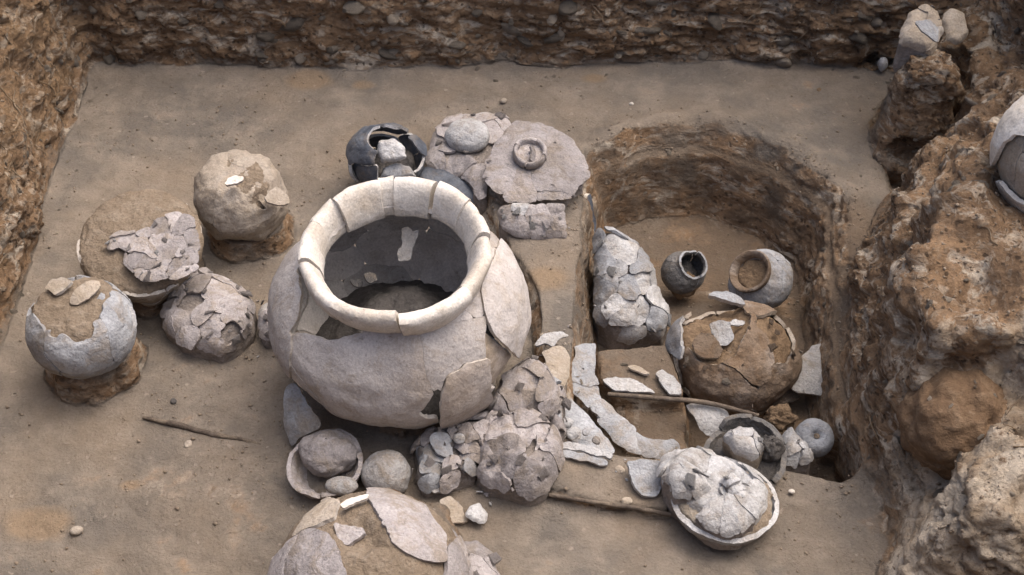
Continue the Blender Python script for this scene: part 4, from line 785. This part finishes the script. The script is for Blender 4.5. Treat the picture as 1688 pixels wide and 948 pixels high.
t = thing('curved_sherd', 'long curved blue-grey sherd sweeping along the round pit\'s near left edge', 'sherd', (p0[0], p0[1], p0[2] - .02)); shards(P, t, 'sherd', [M['blue'], M['blue'], M['edge']], keep=keep, k=4, seed=155, thick=.014, off=.003, tilt=1.5, gap=-.0003, warp=.03)
Cc = fcen(P, False)[keep]; litter(t, Cc, np.tile([.2, -.2, .95], (len(Cc), 1)), 12, ('blue', 'tan'), .003, .009, 156)
plate([(924, 692), (936, 652), (956, 668), (985, 704), (1010, 736), (1016, 750), (985, 746), (950, 732), (928, 716)], .004, [M['blue'], M['blue'], M['white']], 'sherd', 'flat blue-grey slab sherd in the bend of the long curved sherd', 'sherd', n=(.1, -.15, 1), thick=.012, seed=155, amp=.004)
plate([(922, 728), (940, 728), (1012, 746), (1008, 756), (965, 745), (926, 738)], .046, WHT, 'sherd', 'narrow whitish sherd, upper of two lying below the slab sherd', 'sherd', n=(0, -.15, 1), thick=.007, s=.003, seed=156, amp=.002)
plate([(922, 740), (965, 748), (1004, 758), (1000, 770), (958, 758), (924, 750)], .040, [M['blue'], M['blue'], M['white']], 'sherd', 'narrow blue-grey sherd, lower of two lying below the slab sherd', 'sherd', n=(0, -.35, 1), thick=.008, s=.003, seed=157, amp=.002)
for i, (px, py, r, lab) in enumerate([(934, 697, .013, 'round white chip on the slab sherd beside the collapsed vessel'), (945, 714, .014, 'flat white chip in front of the round white chip'), (966, 712, .009, 'little grey chip in the middle of the slab sherd'), (983, 726, .010, 'grey chip near the right end of the slab sherd')]):
    tag(lump('chip', gp(px, py, .026), (r, r * .8, r * .45), [M['white' if i < 2 else 'blue']], amp=.25, freq=2, seed=160 + i, nu=22, nv=13, R=rotm(20, 0, 30 * i)), lab, 'stone')
plate([(1032, 762), (1055, 757), (1090, 758), (1096, 790), (1086, 816), (1060, 819), (1045, 800)], .045, [M['blue'], M['blue'], M['white']], 'sherd', 'grey square sherd wedged left of the shell-filled bowl', 'sherd', n=(.1, -.35, .9), thick=.010, seed=165, amp=.004)
plate([(1128, 668), (1150, 664), (1184, 668), (1203, 690), (1190, 712), (1166, 721), (1150, 706), (1143, 690)], -.06, WHT, 'sherd', 'whitish sherd leaning behind the broken dark bowl', 'sherd', n=(.1, -.5, .8), thick=.009, seed=166, amp=.003, bow=(.006, .008))
b2 = gp(1230, 746, .014); R2 = rotm(14, -6, 0); t = pot('broken_bowl', 'broken dark grey bowl with jagged lip holding a white lump', b2 - np.array([0, 0, .045]), [(.02, 0), (.05, .015), (.070, .042), (.077, .066)], R2, 5, [M['greybowl'], M['greybowl'], M['greybowl']], lambda T, Z, C: Z < .062 + nzf(C, 7, .03, 18), [(.001, .004), (.045, .014), (.06, .04), (.03, .05), (.001, .05)], 'darkfill', seed=171, cat='bowl', tilt=3, off=.003, thick=.010, gap=0)
heap('white_lump', 'white cracked lump filling the broken dark bowl', 'lump', [(1186, 726), (1200, 712), (1222, 706), (1244, 708), (1258, 732), (1256, 758), (1240, 766), (1214, 752), (1194, 738)], .048, 3, WHT, zfloor=-.03, dome=.03, seed=172, tilt=1.5, off=.001, drop=0, gap=.0006, core='crust', n=(-.1, -.3, 1), bm=('white',))
tag(lump('earth_clod', gp(1270, 740, .035), (.024, .022, .026), [M['darkfill']], amp=.4, freq=2.5, seed=17), 'dark crumbly clod right of the white lump in the broken bowl', 'earth clod')
heap('sherd_heap', 'knobbly white sherd heap between the broken bowl and the little round pot', 'sherds', [(1290, 722), (1302, 712), (1322, 736), (1340, 754), (1336, 770), (1312, 773), (1292, 772), (1288, 745)], -.03, 5, WHT, zfloor=-.14, dome=.03, seed=173, tilt=8, amp=.008)
dn = gp(1342, 722, -.085); t = thing('round_pot', 'little round grey pot with a dimpled top at the right of the pit', 'pot', dn - np.array([0, 0, .04]))
P, _, _ = rev([(.001, -.034), (.022, -.03), (.036, -.012), (.038, .006), (.028, .022), (.014, .025), (.006, .019), (.001, .016)], dn, rotm(28, 0, 0), lump=.002, lf=30, seed=174, res=.0028); solid('body', P, [M['blue']], t)
P, _, _ = rev([(.001, .0195), (.004, .0195), (.006, .022), (.001, .023)], dn, rotm(28, 0, 0), lump=.003, lf=80, seed=175, res=.0015); solid('earth_plug', P, [M['fill']], t)
# shell-filled bowl
b3 = gp(1188, 836, .02); R3 = rotm(-4, 6, 0); t = pot('shallow_bowl', 'shallow grey bowl at lower right heaped with white broken sherds', b3 - np.array([0, 0, .022]), [(.03, 0), (.07, .008), (.088, .026), (.097, .046)], R3, 1, [M['blue'], M['blue'], M['white']], None, [(.001, .004), (.06, .012), (.086, .046), (.05, .058), (.001, .06)], 'crust', seed=181, cat='bowl', tilt=0, off=0, gap=0, thick=.009)
heap('shell_sherds', 'broad crumbly white sherd mass filling the shallow bowl', 'sherds', [(1086, 786), (1094, 764), (1112, 751), (1140, 744), (1170, 750), (1205, 768), (1246, 786), (1266, 812), (1264, 848), (1236, 876), (1196, 884), (1156, 866), (1118, 838), (1096, 812)], .05, 12, WHT, zfloor=.005, dome=.03, seed=182, tilt=6, off=.006, core='dust', n=(-.06, -.12, 1), amp=.010, flat=.45, extra=0, drop=0, bm=('white',))
heap('shell_sherds', 'fan of white ribbed sherds in the front of the shallow bowl', 'sherds', [(1144, 850), (1172, 822), (1204, 812), (1236, 816), (1254, 838), (1246, 862), (1222, 880), (1192, 882), (1162, 870)], .072, 8, WHT, zfloor=.02, dome=.018, seed=183, tilt=3, off=.003, core='dust', n=(0, -.25, 1), drop=0, fan=(1196, 800, 24), extra=0, bm=('white',))
heap('shell_sherds', 'white rounded sherd hump at the left of the shallow bowl', 'sherds', [(1092, 790), (1104, 766), (1134, 762), (1160, 782), (1176, 806), (1150, 826), (1116, 822)], .078, 5, WHT, zfloor=.02, dome=.024, seed=186, tilt=3, off=.003, core='dust', n=(-.1, -.25, 1), drop=0, bm=('white',))
heap('shell_sherds', 'narrow white sherd pile on the middle of the shallow bowl', 'sherds', [(1184, 795), (1206, 784), (1232, 806), (1232, 832), (1204, 822)], .085, 4, WHT, zfloor=.02, dome=.014, seed=184, tilt=8, off=.004, core='dust', bm=('white',))
# ---- right bank
RC = gp(1750, 262, .40); t = thing('leaning_pot', 'large cream pot, broken open, on the right bank at the frame edge', 'pot', RC - np.array([0, 0, .1]))
ang = np.linspace(-70, 85, 22); RP, rth, rs = rev([(.124 * math.cos(math.radians(a)), .150 * math.sin(math.radians(a))) for a in ang], RC, rotm(10, -20, 0), lump=.005, lf=8, seed=191); rC = fcen(RP, True)
up = inpx(rC, [(1620, 275), (1634, 225), (1650, 180), (1700, 120), (1900, 80), (1900, 240), (1700, 226), (1672, 222), (1652, 236), (1638, 262), (1628, 285)], 1, 2); lw = inpx(rC, [(1625, 295), (1645, 300), (1658, 318), (1700, 345), (1900, 360), (1900, 480), (1600, 400)], 2, 3)
shards(RP, t, 'wall_sherd', [M['rim'], M['tan'], M['rim']], wrap=True, keep=up, thick=.008, gap=0, seed=192); shards(RP, t, 'wall_sherd', [M['rim'], M['tan'], M['rim']], wrap=True, keep=lw & ~up, k=2, thick=.008, gap=.0006, seed=193)
shards(RC + (RP - RC) * .90, t, 'inner_sherd', TAN, wrap=True, keep=None, k=7, thick=.007, gap=.0006, seed=194, off=.001)
heap('pottery_lump', 'cream broken vessel piece capping the earth pillar at the back right', 'vessel', [(1480, 76), (1484, 55), (1496, 24), (1524, 10), (1545, 24), (1552, 55), (1542, 82), (1534, 92), (1510, 84), (1492, 78)], .245, 6, [M['rim'], M['tan'], M['edge']], zfloor=.16, dome=.022, seed=201, n=(-.1, -.5, .8), tilt=3, off=.003, drop=0, amp=.007, mats2=TAN, flat=.5, extra=2)
plate([(1508, 36), (1530, 32), (1546, 50), (1546, 72), (1530, 62), (1514, 48)], .30, BLU, 'sherd', 'blue-grey sherd on the cream piece capping the earth pillar', 'sherd', n=(.1, -.45, .8), thick=.006, s=.003, seed=202, amp=.001, bow=(.004, .004))
plate([(1550, 34), (1564, 14), (1588, 24), (1596, 58), (1580, 76), (1560, 68)], .25, TAN, 'sherd', 'dusty tan sherd right of the cream piece on the pillar', 'sherd', n=(.1, -.5, .8), thick=.012, seed=203, amp=.006, dome=.015)
tag(lump('pebble', gp(1455, 106, .02), (.012, .014, .018), [M['white']], amp=.2, seed=18, nu=22, nv=14), 'white stone in the dark nook at the foot of the pillar', 'stone')
bp = gp(1590, 700, .165); t = thing('half_buried_pot', 'brown earth-coated pot half buried in the right bank', 'pot', bp - np.array([0, 0, .09]))
P, bth2, bs2 = rev([(.001, -.095), (.06, -.08), (.098, -.02), (.094, .03), (.068, .066), (.03, .08), (.001, .083)], bp, rotm(12, 14, 0), (1.12, 1., 1.08), lump=.034, lf=7, seed=211, res=.0045); solid('earth_coat', P, [M['rust']], t)
P2_ = onsph(1530, 660, bp, .095); litter(t, P[P[..., 2] > bp[2] + .02].reshape(-1, 3), np.tile([0, -.3, .9], (int((P[..., 2] > bp[2] + .02).sum()), 1)), 9, ('brownpot', 'tan'), .005, .014, 215)
for i, (px, py, z, r, m, lab) in enumerate([(1662, 470, .26, (.055, .03, .016), 'crust', 'flat pale stone sticking out of the right bank'), (1630, 548, .20, (.06, .035, .02), 'clod', 'flat brown stone in the cleft of the right bank'), (1585, 545, .18, (.04, .03, .025), 'clod', 'angular brown stone at the mouth of the bank cleft'), (1610, 610, .15, (.07, .04, .02), 'clod', 'thin brown slab stone above the half-buried pot'), (1660, 585, .19, (.05, .035, .018), 'clod', 'brown slab stone deepest in the bank cleft')]):
    tag(lump('rock', gp(px, py, z), r, [M[m]], amp=.55, freq=2.1, seed=220 + i, nu=64, nv=36, R=rotm(10, 12, 30 * i)), lab, 'rock')

# ---- twigs, pebbles
tag(tube('twig', [gp(236, 688, .002), gp(290, 700, .004), gp(350, 716, .003), gp(410, 727, .002), gp(452, 742, -.001)], [.003, .006, .005, .004, .002], [M['wood']], seed=3), 'dark straight twig half sunk in the floor left of the jar', 'twig')
tag(tube('root', [gp(368, 630, .001), gp(400, 662, .002), gp(432, 692, .001), gp(470, 735, .001)], [.0012, .002, .002, .0012], [M['wood']], seed=4), 'hair-thin dark root running down to the jar\'s left foot', 'root')
tag(tube('stick', [gp(1002, 650, -.028), gp(1080, 656, -.024), gp(1165, 664, -.03), gp(1250, 685, -.05)], [.0045, .005, .005, .004], [M['wood']], seed=6, wob=.15), 'thin dark stick reaching across the round pit in front of the soil block', 'stick')
tag(tube('stick', [gp(905, 816, .022), gp(980, 828, .024), gp(1050, 838, .024), gp(1106, 849, .022)], [.004, .004, .0045, .004], [M['wood']], seed=5, wob=.15), 'thin dark rod standing for the shadow line of the low step, left of the shallow white-filled bowl', 'stick')  # dark rod stands for the shadow line at the low step's front edge
for i, (px, py, r, m, lab) in enumerate([(1041, 171, .0055, 'rim', 'tiny white pebble on the bare floor near the back wall'), (830, 166, .009, 'tan', 'tan chip on the floor behind the flattened vessel'), (310, 733, .010, 'tan', 'orange-tan pebble just below the dark twig'), (286, 662, .008, 'darkfill', 'dark pebble on the floor above the dark twig'), (1305, 810, .006, 'rim', 'tiny white pebble right of the shallow bowl'), (126, 875, .012, 'tan', 'pale pebble at the floor\'s lower left'), (1350, 148, .007, 'clod', 'dark speck of stone on the floor by the right bank'), (900, 840, .007, 'tan', 'tan pebble in front of the folded vessel'), (1022, 775, .011, 'tan', 'tan crumb on the low earth step, farther one'), (1033, 826, .010, 'tan', 'tan crumb on the low earth step, nearer one'), (1615, 680, .006, 'rim', 'tiny white chip on the half-buried brown pot')]):
    z = .19 if px == 1615 else (.024 if 1000 < px < 1040 and py > 700 else .002); c = gp(px, py, z)
    tag(lump('pebble', c, (r, r * .75, r * .6), [M[m]], amp=.25, seed=240 + i, nu=16, nv=10, R=rotm(0, 0, 40 * i)), lab, 'stone')

# ---- stones, shells and roots in the trench sides (pieces of the setting)
def chip_mesh(seed, flat, amp=.35):
    o = lump('stone', (0, 0, 0), (1, .75, flat), [M['chip']], amp=amp, freq=1.7, seed=seed, nu=14, nv=9, sharp=35); me = o.data
    v = np.zeros(len(me.vertices) * 3, np.float32); me.vertices.foreach_get('co', v); v = v.reshape(-1, 3); v -= v.mean(0); me.vertices.foreach_set('co', v.ravel()); bpy.data.objects.remove(o); return me
CH = [chip_mesh(300 + i, .35 + .1 * (i % 4)) for i in range(8)]
rr = np.random.default_rng(5)
def scatter(piece, n, smin, smax, cond, sink=.25, nm='stone'):
    o = PIECE[piece]; me = o.data; v = np.zeros(len(me.vertices) * 3, np.float32); me.vertices.foreach_get('co', v); v = v.reshape(-1, 3); nn = np.zeros(len(me.vertices) * 3, np.float32); me.vertices.foreach_get('normal', nn); nn = nn.reshape(-1, 3)
    x, y = topx(v.astype(float)); ok = np.flatnonzero((x > -30) & (x < 1720) & (y > -30) & (y < 970) & cond(v, x, y))
    for i in rr.choice(ok, min(n, len(ok)), replace=False):
        s = smin * (smax / smin) ** (rr.random() ** 1.8); c = bpy.data.objects.new(nm, CH[rr.integers(8)]); COL.objects.link(c); c.parent = o
        c.location = v[i] - nn[i] * s * sink; c.scale = (s, s * rr.uniform(.6, 1), s * rr.uniform(.7, 1.1)); c.rotation_euler = (rr.uniform(-.5, .5), rr.uniform(-.5, .5) + (1.2 if abs(nn[i][0]) > .6 else 0), rr.uniform(0, 6.3))
scatter('trench_wall_back', 170, .005, .034, lambda v, x, y: v[:, 2] > .0)
scatter('trench_wall_left', 80, .005, .016, lambda v, x, y: v[:, 2] > .0)
scatter('earth_bank', 110, .006, .024, lambda v, x, y: v[:, 2] > -.02)
scatter('trench_floor', 70, .004, .013, lambda v, x, y: (v[:, 0] < -.94) | (v[:, 1] > .70) | (v[:, 0] > .66))
scatter('round_pit', 40, .005, .014, lambda v, x, y: (v[:, 2] > -.145) & (v[:, 2] < -.02))
def wall_roots(piece, n):
    o = PIECE[piece]; me = o.data; v = np.zeros(len(me.vertices) * 3, np.float32); me.vertices.foreach_get('co', v); v = v.reshape(-1, 3); nn = np.zeros(len(me.vertices) * 3, np.float32); me.vertices.foreach_get('normal', nn); nn = nn.reshape(-1, 3)
    x, y = topx(v.astype(float)); ok = np.flatnonzero((x > -20) & (x < 1700) & (y > -20) & (y < 900) & (v[:, 2] > .04) & (v[:, 2] < .6))
    for i in rr.choice(ok, n, replace=False):
        p = v[i].astype(float) + nn[i] * .002; pts = [p]; dr = rr.normal(size=3); L = rr.uniform(.02, .05)
        for _ in range(4):
            dr = dr + rr.normal(size=3) * .5; dr[2] -= .2; dr -= nn[i] * np.dot(dr, nn[i]) * .8; dr /= np.linalg.norm(dr)
            q = pts[-1] + dr * L * .5; j = ok[np.argmin(((v[ok] - q) ** 2).sum(1))]; pts.append(.35 * q + .65 * (v[j] + nn[j] * .003))
        w = rr.uniform(.0008, .0022); tube('root', pts, [w, w, w * .8, w * .4], [M['root']], o, n=18, K=5, seed=int(i) % 97)
wall_roots('trench_wall_left', 34); wall_roots('trench_wall_back', 14); wall_roots('earth_bank', 14)

# ---- loose crumbs of soil over floor and ledges
def crumbs(n):
    v = TV; nz_ = TN[:, 2]; x, y = topx(v); ok = np.flatnonzero((nz_ > .6) & (v[:, 2] < .5) & (x > -40) & (x < 1730) & (y > -40) & (y < 990))
    dens = sst(.35, .75, fbm(v[ok], 5, 3, 401) * .5 + .5) + .06 + 1.3 * sst(-.05, .01, samp(dp)[ok]) * sst(.05, .01, samp(dp)[ok]) + 1.2 * isW[ok]; dens /= dens.sum()
    i = rr.choice(ok, n, p=dens); s = .0008 * (4.6 ** (rr.random(n) ** 2.2)) * 1.15; c = v[i] + rr.normal(size=(n, 3)) * np.array([.003, .003, 0]); c[:, 2] += s * .3
    O = np.array([(1, 0, 0), (0, 1, 0), (-1, 0, 0), (0, -1, 0), (0, 0, 1), (0, 0, -1)], float); F = np.array([(0, 1, 4), (1, 2, 4), (2, 3, 4), (3, 0, 4), (1, 0, 5), (2, 1, 5), (3, 2, 5), (0, 3, 5)])
    V = c[:, None] + O[None] * s[:, None, None] * rr.uniform(.55, 1.3, (n, 6, 1)) + rr.normal(size=(n, 6, 3)) * s[:, None, None] * .25
    Fa = (F[None] + np.arange(n)[:, None, None] * 6).reshape(-1, 3); me = bpy.data.meshes.new('soil_crumbs'); me.vertices.add(n * 6); me.vertices.foreach_set('co', V.astype(np.float32).ravel())
    me.loops.add(Fa.size); me.loops.foreach_set('vertex_index', Fa.ravel().astype(np.int32)); me.polygons.add(len(Fa)); me.polygons.foreach_set('loop_start', np.arange(0, Fa.size, 3, dtype=np.int32)); me.materials.append(M['crumb']); me.update(calc_edges=True)
    o = bpy.data.objects.new('soil_crumbs', me); COL.objects.link(o); o['kind'] = 'stuff'; o['label'] = 'loose crumbs of dry soil scattered over the trench floor'
M['crumb'] = soil('crumb_earth', (.23, .18, .13), (.28, .225, .17), (.18, .135, .095), 30, .3, (.36, .31, .25), .7)
crumbs(7000)
